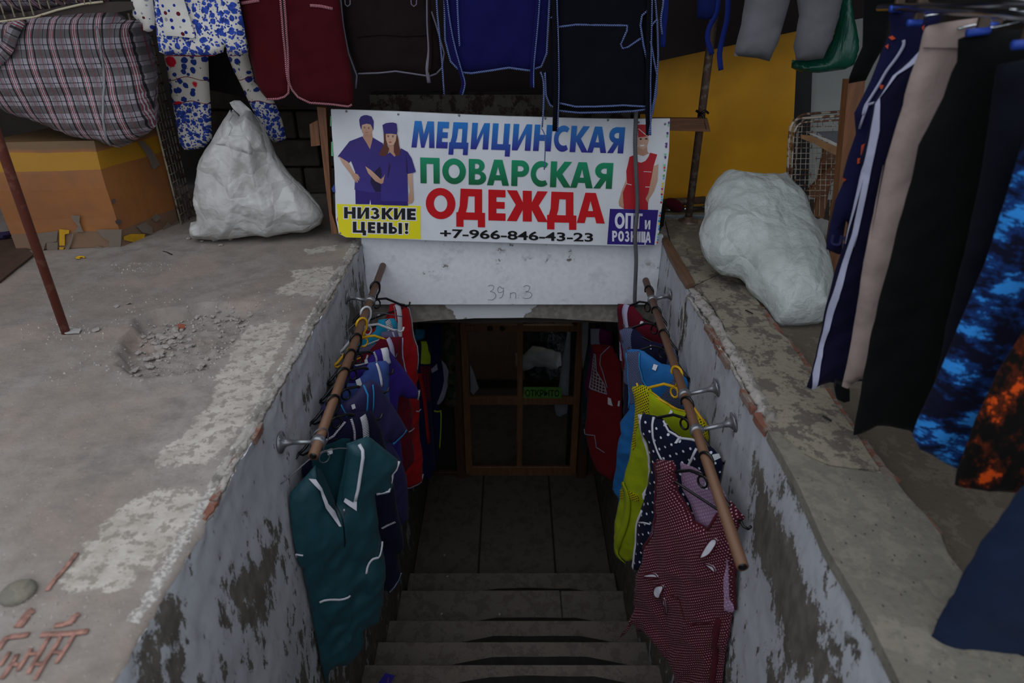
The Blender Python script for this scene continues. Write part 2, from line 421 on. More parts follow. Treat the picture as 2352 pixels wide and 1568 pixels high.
# ------------------------------------------------------------------ structure materials
def m_floor():
    T = NT('worn_concrete'); o = T.obj()
    n1 = T.noise(o, 1.8, 6, .6); n2 = T.noise(o, 14, 6, .65); n3 = T.noise(o, 90, 3)
    c = T.mix(T.step(n1, .35, .65), lin('#887d75'), lin('#918c87')); c = T.mix(T.step(n2, .38, .72), c, lin('#7d756f'))
    c = T.mix(T.math('MULTIPLY', T.step(T.noise(o, 3.1, 4), .52, .62), .45), c, lin('#9a8a80'))
    pk = T.n('TexVoronoi', {'Vector': o, 'Scale': 55.0}, 0); c = T.mix(T.math('MULTIPLY', T.step(pk, .13, .06), .5), c, lin('#4a433f'))
    c = T.mix(T.math('MULTIPLY', T.step(T.noise(o, 120, 2), .66, .72), .5), c, lin('#b0a8a0'))
    a = T.n('Attribute', attribute_name='patch', out=2)
    w = T.math('ADD', a, T.math('MULTIPLY', T.math('SUBTRACT', T.noise(T.scale(o, (1, 1, 1)), 26, 6, .7), .5), .10))
    pc = T.mix(T.step(n2, .35, .65), lin('#b5afa6'), lin('#a19b92')); pc = T.mix(T.math('MULTIPLY', T.step(T.noise(o, 34, 6, .7), .52, .56), .8), pc, lin('#837d75'))
    c = T.mix(T.step(w, -.003, .006), c, pc)
    g = T.n('Attribute', attribute_name='grout', out=2)
    w2 = T.math('ADD', g, T.math('MULTIPLY', T.math('SUBTRACT', T.noise(o, 40, 5, .7), .5), .05))
    c = T.mix(T.step(w2, -.002, .004), c, T.mix(T.step(n3, .4, .6), lin('#b9b5b0'), lin('#8d8985')))
    d = T.n('Attribute', attribute_name='damp', out=2)
    c = T.mix(T.math('MULTIPLY', T.step(T.math('ADD', d, T.math('MULTIPLY', T.math('SUBTRACT', n2, .5), .3)), -.02, .12), .5), c, lin('#6e6a66'))
    T.set(Base_Color=c, Roughness=.9); T.b.inputs['Specular IOR Level'].default_value = .2
    T.bump(T.math('ADD', T.math('MULTIPLY', n2, .8), T.math('MULTIPLY', n3, .25)), .5, .012); return T.m
def m_plaster():
    T = NT('peeling_whitewash'); o = T.obj()
    n1 = T.noise(T.scale(o, (1, 1, .45)), 9, 9, .72); n2 = T.noise(T.scale(o, (1, 1, .5)), 26, 6, .65); sp = T.n('SeparateXYZ', {0: o}).node
    n0 = T.noise(o, 1.6, 3)
    paint = T.mix(T.step(n0, .3, .7), lin('#b3b6bc'), lin('#9fa1a7')); paint = T.mix(T.math('MULTIPLY', T.step(n2, .45, .8), .5), paint, lin('#7d7d7e'))
    bare = T.mix(T.step(n2, .35, .65), lin('#6a655f'), lin('#56524d'))
    dep = T.math('MULTIPLY', sp.outputs[2], -.10)
    m = T.math('ADD', T.math('ADD', T.math('MULTIPLY', n1, 1.0), T.math('MULTIPLY', T.math('SUBTRACT', n2, .5), .22)), dep)
    m = T.step(m, .60, .625)
    a = T.n('Attribute', attribute_name='bare', out=2)
    m = T.math('MAXIMUM', m, T.step(T.math('ADD', a, T.math('MULTIPLY', T.math('SUBTRACT', T.noise(T.scale(o, (1, 1, .5)), 17, 8, .78), .5), .42)), -.002, .006))
    c = T.mix(m, paint, bare)
    pk = T.n('TexVoronoi', {'Vector': T.scale(o, (1, 1, .4)), 'Scale': 30.0}, 0); c = T.mix(T.math('MULTIPLY', T.step(pk, .12, .06), .7), c, lin('#4a4643'))
    T.set(Base_Color=c, Roughness=.85); T.b.inputs['Specular IOR Level'].default_value = .2
    T.bump(T.math('ADD', T.math('MULTIPLY', m, -1.2), T.math('MULTIPLY', n2, .6)), .45, .008); return T.m
def m_white():
    T = NT('chipped_white_paint'); o = T.obj()
    n = T.noise(o, 7, 8, .7); n2 = T.noise(o, 40, 4); n4 = T.noise(T.scale(o, (1, 1, 2.2)), 3.2, 3)
    chip = T.math('MULTIPLY', T.step(n, .61, .625), T.step(n4, .5, .56))
    c = T.mix(T.step(n2, .3, .8), lin('#e2e4ea'), lin('#d6d8df')); c = T.mix(T.math('MULTIPLY', T.step(n, .56, .66), .35), c, lin('#a3a3a4')); c = T.mix(chip, c, lin('#77726c'))
    T.set(Base_Color=c, Roughness=.6); T.bump(T.math('MULTIPLY', chip, -1), .4, .004); return T.m
def m_curb(name, a, b, k, spots=.6, seed=0.0):
    T = NT(name); o = T.n('VectorMath', {0: T.obj(), 1: (seed, 0, 0)}, operation='ADD')
    n1 = T.noise(T.scale(o, (1.2, 1, 1)), 11, 9, .74); n2 = T.noise(o, 60, 4)
    c = T.mix(T.step(n1, k, k+.04), a, b); c = T.mix(T.math('MULTIPLY', T.step(n2, .5, .75), .35), c, lin('#57514a'))
    pk = T.n('TexVoronoi', {'Vector': T.scale(o, (1, .6, 1)), 'Scale': 60.0}, 0); c = T.mix(T.math('MULTIPLY', T.step(pk, .16, .08), spots), c, lin('#2c2926'))
    T.set(Base_Color=c, Roughness=.9); T.b.inputs['Specular IOR Level'].default_value = .2
    T.bump(T.math('ADD', T.math('MULTIPLY', n1, .5), n2), .5, .006); return T.m
M = {}
M['floor'] = m_floor(); M['plaster'] = m_plaster(); M['white_paint'] = m_white()
M['curb_patchy'] = m_curb('patchy_cream_mortar', lin('#8b8375'), lin('#635d56'), .5, .45)
M['curb_grey'] = m_curb('rough_grey_concrete', lin('#6f6c63'), lin('#7b766b'), .5, .9, 3.0)
M['curb_dark'] = m_curb('dusty_brown_mortar', lin('#746b5f'), lin('#8a8272'), .52, .3, 6.0)
M['grout'] = m_curb('crumbly_pale_mortar', lin('#a19c97'), lin('#807b76'), .5, .6, 9.0)
M['brick'] = m_curb('chipped_brick', lin('#7b5245'), lin('#7d7068'), .50, .3, 11.0)
M['concrete_dark'] = m_curb('raw_concrete', lin('#4d4a46'), lin('#3f3c38'), .5, .2, 2.0)
M['ground_dim'] = m_curb('dusty_floor', lin('#5f574d'), lin('#6d655a'), .5, .3, 4.0)
M['tread'] = m_curb('worn_tread', lin('#6e675f'), lin('#5f5952'), .5, .25, 5.0)
M['slab'] = m_curb('dark_floor_slab', lin('#5b554e'), lin('#4d4944'), .52, .25, 7.0)
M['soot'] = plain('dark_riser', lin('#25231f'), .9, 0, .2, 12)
M['rock'] = plain('rubble_grey', lin('#a59f98'), .9, 0, .2, 60, .5, .2)
M['trimdark'] = plain('dark_batten', lin('#35302c'), .8)
M['rock_red'] = plain('rubble_red', lin('#9a5a48'), .9, 0, .2, 60, .5, .2)
M['redpaint'] = plain('faded_red_paint', lin('#8f6a5f'), .9, 0, .3, 60)
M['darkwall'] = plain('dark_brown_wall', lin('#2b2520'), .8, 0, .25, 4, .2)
M['maroon_board'] = plain('maroon_sheet', lin('#1c1011'), .8, 0, .2, 5)
M['roof'] = plain('dark_roof', lin('#2c2a28'), .8)
M['black'] = plain('black_plastic', lin('#0d0d0f'), .35)
def hfield(name, mat, xs, ys, fn, attrs=None, parent=None, warp=None):
    X, Y = np.meshgrid(xs, ys); nx, ny = len(xs), len(ys); X = X.ravel(); Y = Y.ravel()
    P = [fn(x, y) for x, y in zip(X, Y)]
    i = np.arange(nx*ny).reshape(ny, nx)
    F = np.stack([i[:-1, :-1], i[:-1, 1:], i[1:, 1:], i[1:, :-1]], -1).reshape(-1, 4)
    o = mobj(name, P, F.tolist(), mat, parent, None, True)
    for k, arr in (attrs or {}).items():
        a = o.data.attributes.new(k, 'FLOAT', 'POINT'); a.data.foreach_set('value', np.asarray(arr, dtype=np.float32))
    return o
def sdf(X, Y, polys):
    best = np.full(len(X), -9.0)
    for P in polys:
        d = distp(X, Y, [P]); s_ = np.where(inside(X, Y, [P]), d, -d); best = np.maximum(best, s_)
    return best
def gpoly(px, z=0): return [(p.x, p.y) for p in (atZ(a, b, z) for a, b in px)]
# ------------------------------------------------------------------ left floor with pothole
hole = gpoly(cH(480,262, 560,235, 650,225, 760,205, 900,205, 930,225, 890,280, 850,340, 800,400, 740,450, 640,465, 540,475, 470,462, 428,430, 425,380, 450,330, 475,300))
patchA = gpoly(cH(890,290, 960,275, 1040,280, 1010,360, 960,450, 930,540, 880,640, 800,740, 740,790, 600,790, 560,820, 570,740, 640,690, 720,600, 760,560, 770,470, 820,420, 830,360))
patchB = gpoly(cH(380,980, 480,920, 560,880, 700,878, 740,890, 700,960, 650,1020, 600,1110, 520,1180, 440,1230, 330,1245, 230,1240, 215,1200, 270,1130, 330,1060))
patchC = gpoly(cH(1040,95, 1190,80, 1200,110, 1150,185, 1000,185, 985,160, 1050,130))
patchD = gpoly(cH(1090,20, 1200,5, 1200,25, 1100,40))
dampP = gpoly(cH(180,830, 330,700, 520,620, 640,540, 700,560, 560,700, 500,820, 300,940, 200,930))
xs = np.concatenate([np.arange(-4.2, -1.9, .08), np.arange(-1.9, -.699, .011), [-.70]]); ys = np.concatenate([np.arange(-2.4, .3, .1), np.arange(.3, 3.1, .0125), np.arange(3.1, 3.95, .06)])
GX, GY = np.meshgrid(xs, ys); GXr, GYr = GX.ravel(), GY.ravel()
hs = sdf(GXr, GYr, [hole]); hmap = {}
for x_, y_, h_ in zip(GXr, GYr, hs): hmap[(x_, y_)] = h_
def rimx(y): return -.70 + .012*nz(y*7, 1.3) + .010*nz(y*31, 4.2)
def ffn(x, y):
    h = .006*nz(x*2.2, y*2.2) + .0025*nz(x*13, y*13) + .0012*nz(x*50, y*50)
    s_ = hmap[(x, y)]
    if s_ > -.02:
        t = min(1, max(0, (s_+.012*nz(x*20, y*20)+.004)/(.018 if x < -1.12 else .05))); h -= .046*t*t*(3-2*t); h += t*(.014*nz(x*28, y*28)+.009*nz(x*60, y*60))
    e = -.70-x
    if e < .05 and .3 < y < 3.05:
        h += .010*max(0, nz(y*14, x*30))*(e/.05) - .012*(1-e/.05)**2*(1+nz(y*18, 3))
        if e < .012: x = rimx(y)
    return V((x, y, h))
floorL = hfield('floor', M['floor'], xs, ys, ffn, {'patch': sdf(GXr, GYr, [patchA, patchB, patchC, patchD]),
    'grout': np.where(GYr > .9, .012-np.abs(-.728-GXr), -1)*1.0, 'damp': sdf(GXr, GYr, [dampP])})
tag(floorL, kind='structure')
# faint red painted lines on the slab
Sg = Surf((0, 0, .002), (1, 0, 0), (0, -1, 0))
Sg.fold = lambda a, b: .006*nz(a*2.2, -b*2.2)+.0025*nz(a*13, -b*13)
def stroke(px, w, nm='painted_line'): return ribbon(nm, M['redpaint'], px, Sg, floorL, w*.8, .0020, .002, .02, 2)
for px, w in [(cP(870,90, 800,180, 700,300, 610,400, 530,520), .012), (cP(380,740, 320,780, 270,850, 200,940), .022), (cP(900,790, 840,830, 810,890, 620,925), .014),
              (cP(-30,1190, 70,1060, 200,1040, 330,1025), .014), (cP(470,1030, 700,1020, 850,1005, 1000,985), .014),
              (cP(850,1010, 800,1100, 640,1350), .009), (cP(700,1030, 640,1150, 520,1330, 400,1540), .009), (cP(570,1040, 480,1200, 400,1330, 320,1470), .009),
              (cP(360,1190, 290,1310, 200,1440), .009), (cP(200,1250, 120,1390, 20,1530), .011), (cP(110,1220, 0,1380), .009),
              (cP(320,1250, 460,1250), .009), (cP(610,1225, 740,1230), .009), (cP(380,1360, 520,1360), .010), (cP(120,1360, 220,1370), .009)]:
    stroke(px, w)
# ground behind the viewer and to the right
box('ground', M['ground_dim'], (0, -2.6, -.1), (9, 3.4, .18)).__setitem__('kind', 'structure')
xs2 = np.concatenate([np.arange(.90, 2.2, .02), np.arange(2.2, 4.4, .15)]); ys2 = np.arange(-1.0, 3.95, .03)
GX2, GY2 = np.meshgrid(xs2, ys2)
fr = hfield('floor_right', M['ground_dim'], xs2, ys2, lambda x, y: V((x, y, -.045+.008*nz(x*3, y*3)+.003*nz(x*15, y*15))), {})
tag(fr, kind='structure')
# ------------------------------------------------------------------ trench walls
ysw = np.concatenate([np.arange(-1.2, .6, .12), np.arange(.6, 3.05, .014), np.arange(3.05, 4.7, .08)]); zsw = np.concatenate([np.arange(-3.0, -1.6, .06), np.arange(-1.6, -.02, .014), [-.012, 0.0]])
def wallfn(sgn):
    def f(y, z):
        x = .70 + .006*nz(y*3, z*3, sgn) + .003*nz(y*14, z*14, sgn) + .0012*nz(y*45, z*30, sgn)
        if z > -.05 and y < 3.05: x -= .004*nz(y*20, z*30)
        zz = z-(.006*(1+nz(y*18, 3)) if z > -.02 and y < 3.04 else 0)
        if y > 3.03: x = .715
        if sgn < 0 and z > -.015 and y < 3.05: return V((rimx(y), y, zz-.004))
        return V((sgn*x, y, zz-.001))
    return f
wGY, wGZ = np.meshgrid(ysw, zsw); wy, wz = wGY.ravel(), wGZ.ravel()
def wpoly(px, X): return [(p.y, p.z) for p in (atX(a, b, X) for a, b in px)]
bareL = [wpoly(cH(505,1490, 560,1300, 660,1290, 610,1440, 640,1568, 500,1568), -.7), wpoly(cH(860,1160, 980,1060, 1000,1010, 980,1200, 900,1300, 860,1330, 830,1260), -.7), wpoly(cI(690,420, 830,470, 800,560, 700,700, 640,820, 660,600), -.7)]
bareR = [wpoly(cG(200,330, 250,480, 330,650, 420,790, 470,860, 560,1060, 640,1200, 720,1330, 800,1450, 860,1568, 960,1568, 830,1300, 650,990, 480,750, 330,480, 230,300), .7),
         wpoly(cG(80,350, 200,640, 330,900, 430,1150, 440,1300, 560,1568, 300,1568, 200,1200, 60,800), .7)]
wl_ = hfield('wall_left', M['plaster'], ysw, zsw, wallfn(-1), {'bare': sdf(wy, wz, bareL)}); tag(wl_, kind='structure')
wr_ = hfield('wall_right', M['plaster'], ysw, zsw, wallfn(1), {'bare': sdf(wy, wz, bareR)}); tag(wr_, kind='structure')
# rim of crumbly mortar and exposed bricks: left
def ridge(name, line, w, h, parent, z=0.0, seed=1, mat=None, jit=.012):
    """uneven mortar bead along a line of ground points"""
    pts = []; q = spline([V((a, b, z)) for a, b in line], 10, False); out = [q[0]]
    for i in range(1, len(q)):
        m = max(1, int((q[i]-q[i-1]).length/.01))
        for j in range(1, m+1): out.append(q[i-1].lerp(q[i], j/m))
    vs = []; fs = []; K = 7
    for i, p in enumerate(out):
        t = (out[min(i+1, len(out)-1)]-out[max(0, i-1)]).normalized(); s_ = t.cross(V((0, 0, 1)))
        tp = min(1, i/3, (len(out)-1-i)/3)
        for k in range(K):
            u = k/(K-1)*2-1
            hh = h*(1-u*u)*(.45+1.0*abs(nz(p.y*26, u*2+seed, p.x*9))+.7*abs(nz(p.y*75, u*5+seed, p.x*50)))*tp
            vs.append(p + s_*(u*w/2*(1+.6*nz(p.y*16, seed+u)+.5*nz(p.y*60, seed+u*3))) + V((0, 0, hh-.006)) + s_*jit*.5*nz(p.y*25, 7+seed))
    for i in range(len(out)-1):
        for k in range(K-1): fs.append((i*K+k, i*K+k+1, (i+1)*K+k+1, (i+1)*K+k))
    n = len(vs)
    for i in range(len(out)-1): fs.append((i*K+K-1, i*K, (i+1)*K, (i+1)*K+K-1))
    fs.append(tuple(range(K))); fs.append(tuple((len(out)-1)*K+k for k in range(K))[::-1])
    return mobj(name, vs, fs, mat or M['grout'], parent, None, True)
ridge('mortar_ridge', gpoly(cH(1270,10, 1180,140, 1090,320, 1000,470, 920,600, 850,720, 790,810, 740,880)), .030, .014, wl_)
ridge('mortar_ridge', [(-.715, 3.0), (-.715, 2.4), (-.712, 1.9), (-.714, 1.55), (-.712, 1.25)], .022, .009, wl_, seed=5)
def brick_box(c, d, parent, rz=0, z=0):
    bm = bmesh.new(); bmesh.ops.create_cube(bm, size=1); bmesh.ops.subdivide_edges(bm, edges=bm.edges[:], cuts=3, use_grid_fill=True)
    T = Matrix.Translation(V((c[0], c[1], z))) @ Matrix.Rotation(rz, 4, 'Z'); sd = random.uniform(0, 50)
    for v in bm.verts:
        q = T @ V((v.co.x*d[0], v.co.y*d[1], v.co.z*d[2])); e = abs(v.co.x) > .45
        v.co = q + V((nz(q.x*60, q.y*45, sd), nz(q.y*50, sd, q.z*40), .6*nz(q.x*70, q.y*70, sd)))*(.0055 if e else .003)
    me = bpy.data.meshes.new('brick'); bm.to_mesh(me); bm.free(); me.materials.append(M['brick']); return link(bpy.data.objects.new('brick', me), parent)
def bricks_on(px, w, parent, z, hgt=.022, n=1):
    L = gpoly(px, z+hgt/2)
    for i in range(len(L)-1):
        a = V(L[i]); b = V(L[i+1]); m = n
        for j in range(m):
            p = a.lerp(b, (j+.5)/m); ln = (b-a).length/m*.93
            brick_box((p.x+random.uniform(-.002, .002), p.y), (w, ln, hgt), parent, math.atan2(b.y-a.y, b.x-a.x)-pi/2, z+random.uniform(-.002, .002))
bricks_on(cH(935,632, 905,695), .012, wl_, -.013)
bricks_on(cH(850,745, 815,800), .012, wl_, -.010)
bricks_on(cH(800,850, 765,915, 720,985), .018, wl_, -.012)
# ------------------------------------------------------------------ right curb: mortar caps and bricks
Sc = Surf((0, 0, .004), (1, 0, 0), (0, -1, 0), lambda a, b: .004*nz(a*9, b*9)+.0015*nz(a*40, b*40))
box('curb_core', M['grout'], (.822, 1.25, -.218), (.232, 4.9, .42), wr_)
def cap(px, mat, off=0.0): return panel('cap_slab', M[mat], px, Sc, wr_, off=off, thick=.03, res=.02)
cap(cQ(215,110, 270,160, 455,155, 500,230, 600,285, 690,330)[:1]+cQ(270,165, 470,160, 600,285, 380,385, 330,300), 'curb_patchy', .001)
cap([(1528,505),(1720,500),(1745,560),(1625,588),(1560,588),(1540,556)], 'curb_dark', .002)
cap(cQ(385,392, 605,282, 700,320, 800,400, 880,520, 965,690, 615,705, 560,600, 470,460), 'curb_patchy', .0)
cap(cQ(615,712, 965,695, 1040,740)+cF(780,1000, 900,1190, 1000,1290, 1170,1540)+cG(640,240, 750,410, 640,410, 480,390, 340,330, 200,230, 130,140)+cQ(960,1300, 850,1110, 720,900), 'curb_patchy', -.001)
cap(cG(150,212, 210,215, 345,340, 480,402, 640,425, 760,440, 830,470, 900,560, 1000,660, 1080,770, 1120,880, 1215,1000, 1200,1110, 1300,1330, 1560,1450, 1650,1900, 900,1900, 860,1568, 700,1240, 560,1000, 460,830, 380,650, 300,480, 200,300), 'curb_grey', .002)
tube('cable', M['grout'], [atX(*p_, .694) for p_ in cQ(345,440, 322,475, 305,520, 300,640, 285,760, 262,880)], .0035, wr_, 6)
# timber lath embedded at the far rim
panel('rim_board', wood('lath_brown', lin('#5a4232'), lin('#6d5340'), 1), cQ(130,30, 175,35, 250,150, 320,260, 385,380, 320,395, 250,280, 190,170), Sc, wr_, off=.010, thick=.02, res=.03)
ridge('mortar_ridge', gpoly(cQ(395,440, 470,560, 560,680, 640,830, 720,960, 790,1080, 860,1200, 920,1320, 1000,1440)), .052, .018, wr_, seed=2)
ridge('mortar_ridge', gpoly(cQ(340,460, 420,590, 480,680, 560,830, 650,960, 740,1130, 830,1320)), .012, .010, wr_, seed=8)
bricks_on(cQ(480,680, 550,790, 590,860), .017, wr_, -.009)
bricks_on(cQ(585,870, 655,985), .018, wr_, -.009)
bricks_on(cQ(760,1180, 850,1335), .018, wr_, -.009)
bricks_on(cQ(865,1350, 960,1495), .022, wr_, -.009)
bricks_on(cQ(845,500, 900,560, 1030,740), .030, wr_, -.016)
bricks_on(cF(775,1000, 905,1180), .022, wr_, -.016, n=2)
bricks_on(cF(1000,1290, 1165,1540), .022, wr_, -.016, n=3)
bricks_on(cG(650,250, 760,400, 850,480), .026, wr_, -.016, n=1)
bricks_on(cG(990,655, 1080,760), .014, wr_, -.016)
# ------------------------------------------------------------------ white panel over the opening, lintel
wf = MB().box((-.0, 3.045, -.15), (1.41, .03, .355), 0, .002).box((-.01, 3.045, .26), (1.30, .028, .48), 0, .002).build('wall_front', M['white_paint']); tag(wf, kind='structure')
SW = Surf((0, 3.028, 0), (1, 0, 0))
hm = plain('pencil', lin('#77777c'), .9)
for px in (cO(932,300, 950,292, 972,300, 965,325, 948,338, 975,345, 988,370, 965,395, 930,396), cO(1035,318, 1015,302, 1000,320, 1008,345, 1038,335, 1040,310, 1040,345, 1030,375, 1012,385),
           cO(1090,345, 1090,385), cO(1090,355, 1110,345, 1128,352, 1128,388), cO(1146,381, 1150,385), cO(1182,305, 1205,294, 1228,305, 1218,330, 1198,340, 1228,342, 1243,362, 1222,385, 1178,383)):
    trim('handwriting', hm, px, SW, wf, .0012, .0005, .4, .01, 4)
# trim under the sign
tag(box('trim_1', M['trimdark'], (-.02, 3.05, .51), (1.2, .04, .02), bev=.004), kind='structure')
pw = box('parapet', m_curb('flaked_maroon_concrete', lin('#47433e'), lin('#2b1d1b'), .5, .3, 1.0), (-.05, 3.22, .33), (1.16, .10, .60)); tag(pw, kind='structure')
# arched beam under it
ar = []
for i in range(25):
    x = -.75+1.5*i/24; zb = atY(1176, 748-20*(1-(x/.72)**2)+3*nz(x*4, 2), 3.07).z; ar.append((x, zb))
vs = []; fs = []
for (x, zb) in ar:
    for y in (3.062, 3.33): vs += [V((x, y, zb+.004*nz(x*9, y))), V((x, y, -.05))]
for i in range(24):
    b = i*4; fs += [(b, b+1, b+5, b+4), (b+2, b+6, b+7, b+3), (b, b+4, b+6, b+2), (b+1, b+3, b+7, b+5)]
T = NT('half_painted_lintel'); o = T.obj(); n = T.noise(o, 7, 6, .6); g = T.n('SeparateXYZ', {0: o}).node
w = T.math('SUBTRACT', .26, T.math('ABSOLUTE', T.math('SUBTRACT', g.outputs[0], -.10))); w = T.math('ADD', w, T.math('MULTIPLY', T.math('SUBTRACT', n, .5), .45))
w = T.math('ADD', w, T.math('MULTIPLY', T.math('SUBTRACT', -.36, g.outputs[2]), -1.2))
T.set(Base_Color=T.mix(T.step(w, .06, .075), T.mix(T.step(T.noise(o, 30, 4), .4, .6), lin('#86817a'), lin('#726d66')), lin('#c3c7cb')), Roughness=.85); T.bump(n, .5, .02)
tag(mobj('beam', vs, fs, T.m), kind='structure')
# ------------------------------------------------------------------ stairs
stairs = empty('stairs', (0, 2.5, -2.7), kind='structure')
NS = [(3.386, -2.53), (3.075, -2.35), (2.688, -2.16), (2.406, -1.98), (2.139, -1.80), (1.90, -1.62), (1.64, -1.45), (1.38, -1.28), (1.12, -1.11), (.86, -.94), (.60, -.77), (.32, -.60), (.02, -.42), (-.30, -.24), (-.62, -.08)]
for i, (y, z) in enumerate(NS):
    y2 = NS[i+1][0] if i+1 < len(NS) else -1.0
    if i == 1:
        box('tread', M['tread'], (-.20, (y+y2)/2-.02, z-.025), (1.01, y-y2+.04, .05), stairs, .002, .006)
        box('tread', M['tread'], (.51, (y+y2)/2-.02, z-.028), (.40, y-y2+.04, .05), stairs, 0, .006)
    else: box('tread', M['tread'], (0, (y+y2)/2-.02, z-.025), (1.41, y-y2+.04, .05), stairs, .003*nz(i, 2), .006)
    zl = NS[i-1][1]-.01 if i else -2.72
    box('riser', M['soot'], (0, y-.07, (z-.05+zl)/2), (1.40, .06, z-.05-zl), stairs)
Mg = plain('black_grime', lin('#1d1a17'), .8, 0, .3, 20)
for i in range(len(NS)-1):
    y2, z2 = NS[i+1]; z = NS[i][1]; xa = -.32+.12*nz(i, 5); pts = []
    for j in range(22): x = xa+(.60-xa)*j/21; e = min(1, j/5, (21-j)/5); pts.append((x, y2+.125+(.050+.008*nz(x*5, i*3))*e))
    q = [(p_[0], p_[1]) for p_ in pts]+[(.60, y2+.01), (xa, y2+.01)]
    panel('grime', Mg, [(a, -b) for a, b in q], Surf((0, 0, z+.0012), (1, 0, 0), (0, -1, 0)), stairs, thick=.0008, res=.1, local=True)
# corridor floor slabs
cf = box('corridor_floor', M['soot'], (0, 4.1, -2.77), (1.6, 2.6, .1)); tag(cf, kind='structure')
x0, x1 = -.715, .715
cuts = [x0, atZ(1105, 1200, -2.7).x, atZ(1268, 1200, -2.7).x, x1]
for a, b in zip(cuts[:-1], cuts[1:]):
    box('floor_slab', M['slab'], ((a+b)/2, 4.05, -2.72), (b-a-.012, 1.4, .045), cf, 0, .004)
box('floor_slab', M['slab'], (0, 5.4, -2.72), (1.42, 1.25, .045), cf, 0, .004)
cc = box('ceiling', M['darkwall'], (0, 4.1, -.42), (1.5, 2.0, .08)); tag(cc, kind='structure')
# ------------------------------------------------------------------ door wall and the shop behind
M['door_wood'] = wood('varnished_door_wood', lin('#8a6142'), lin('#6d4a31'), 2)
M['post_wood'] = wood('dark_post_wood', lin('#5a3f2c'), lin('#46301f'), 2)
def glass(name):
    T = NT(name); T.set(Base_Color=(.8, .85, .85, 1), Roughness=.08, Transmission_Weight=1.0); T.b.inputs['IOR'].default_value = 1.15; return T.m
M['glass'] = glass('dusty_glass')
DY = 4.64
def rect(px0, py0, px1, py1, Y): a = atY(px0, py0, Y); b = atY(px1, py1, Y); return a, b
def bar(name, mat, a, b, w, d, parent, y=None):
    a = V(a); b = V(b); m = (a+b)/2; dr = (b-a); L = dr.length; ang = math.atan2(dr.x, dr.z)
    Mx = Matrix.Rotation(ang, 4, 'Y'); return box(name, mat, m, (w, d, L), parent, 0, .003, Mx)
door = empty('door_1', (0.1, DY, -2.7), kind='structure')
def PX(x, y): return atY(x, y, DY)
L0 = PX(1075, 1000).x; L1 = PX(1315, 1000).x; zb = -2.68; zt = -.62
def zat(y): return PX(1190, y).z
lx0 = atY(1071, 900, DY).x; lx1 = atY(1325, 900, DY).x; cx = atY(1194, 900, DY).x
bar('stile', M['door_wood'], (lx0, DY, zb), (lx0, DY, zt), .055, .04, door); bar('stile', M['door_wood'], (lx1, DY, zb), (lx1, DY, zt), .055, .04, door)
for yy, h in ((752, .05), (918, .07), (1079, .09)): bar('rail', M['door_wood'], (lx0, DY-.002, zat(yy)), (lx1, DY-.002, zat(yy)), h, .038, door)
bar('rail', M['door_wood'], (lx0, DY-.002, -.66), (lx1, DY-.002, -.66), .07, .038, door)
bar('muntin', M['door_wood'], (cx, DY, zb+.05), (cx, DY, zt), .045, .034, door)
for a, b in ((lx0, cx), (cx, lx1)):
    for y0, y1 in ((752, 918), (918, 1079)):
        box('pane', M['glass'], ((a+b)/2, DY, (zat(y0)+zat(y1))/2), (abs(b-a)-.03, .004, zat(y0)-zat(y1)-.04), door)
frame = empty('door_frame', (0.1, DY, -2.7), kind='structure')
fx0 = atY(1055, 900, DY).x; fx1 = atY(1340, 900, DY).x
bar('jamb', M['post_wood'], (fx0-.01, DY-.01, -2.7), (fx0-.01, DY-.01, -.5), .07, .09, frame); bar('jamb', M['post_wood'], (fx1+.02, DY-.01, -2.7), (fx1+.02, DY-.01, -.5), .075, .09, frame)
bar('head', M['post_wood'], (fx0, DY-.01, -.57), (fx1, DY-.01, -.57), .07, .09, frame)
side = empty('window_1', (-.5, DY, -2), kind='structure')
bar('rail', M['post_wood'], (-.74, DY, zat(840)), (fx0-.04, DY, zat(840)), .06, .04, side); bar('rail', M['post_wood'], (-.74, DY, zat(1090)), (fx0-.04, DY, zat(1090)), .08, .04, side)
bar('stile', M['post_wood'], (-.70, DY, -2.7), (-.70, DY, -.5), .05, .04, side)
side2 = empty('window_2', (.6, DY, -2), kind='structure')
bar('stile', M['post_wood'], (.71, DY, -2.7), (.71, DY, -.5), .05, .04, side2); bar('rail', M['post_wood'], (fx1+.05, DY, zat(1095)), (.74, DY, zat(1095)), .08, .04, side2)
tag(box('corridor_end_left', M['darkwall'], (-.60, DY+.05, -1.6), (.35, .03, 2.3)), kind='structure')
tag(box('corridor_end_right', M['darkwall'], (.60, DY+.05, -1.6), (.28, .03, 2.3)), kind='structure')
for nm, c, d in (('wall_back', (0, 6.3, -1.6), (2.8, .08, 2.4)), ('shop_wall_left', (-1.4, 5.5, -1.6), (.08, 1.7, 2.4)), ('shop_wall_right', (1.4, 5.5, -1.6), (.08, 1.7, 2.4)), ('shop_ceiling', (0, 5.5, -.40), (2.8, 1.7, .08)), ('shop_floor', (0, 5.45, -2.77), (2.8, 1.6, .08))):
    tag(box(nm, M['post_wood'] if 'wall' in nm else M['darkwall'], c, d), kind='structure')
ld = bpy.data.lights.new('shop_fill', 'POINT'); ld.energy = 1.2; ld.color = (1, .86, .66); ld.shadow_soft_size = .12
lo = bpy.data.objects.new('shop_fill', ld); link(lo); lo.location = (.3, 5.6, -.75); tag(lo, 'added unseen warm lamp inside the shop behind the glazed door', 'fill')  # no visible source; added so the shop interior shows faintly
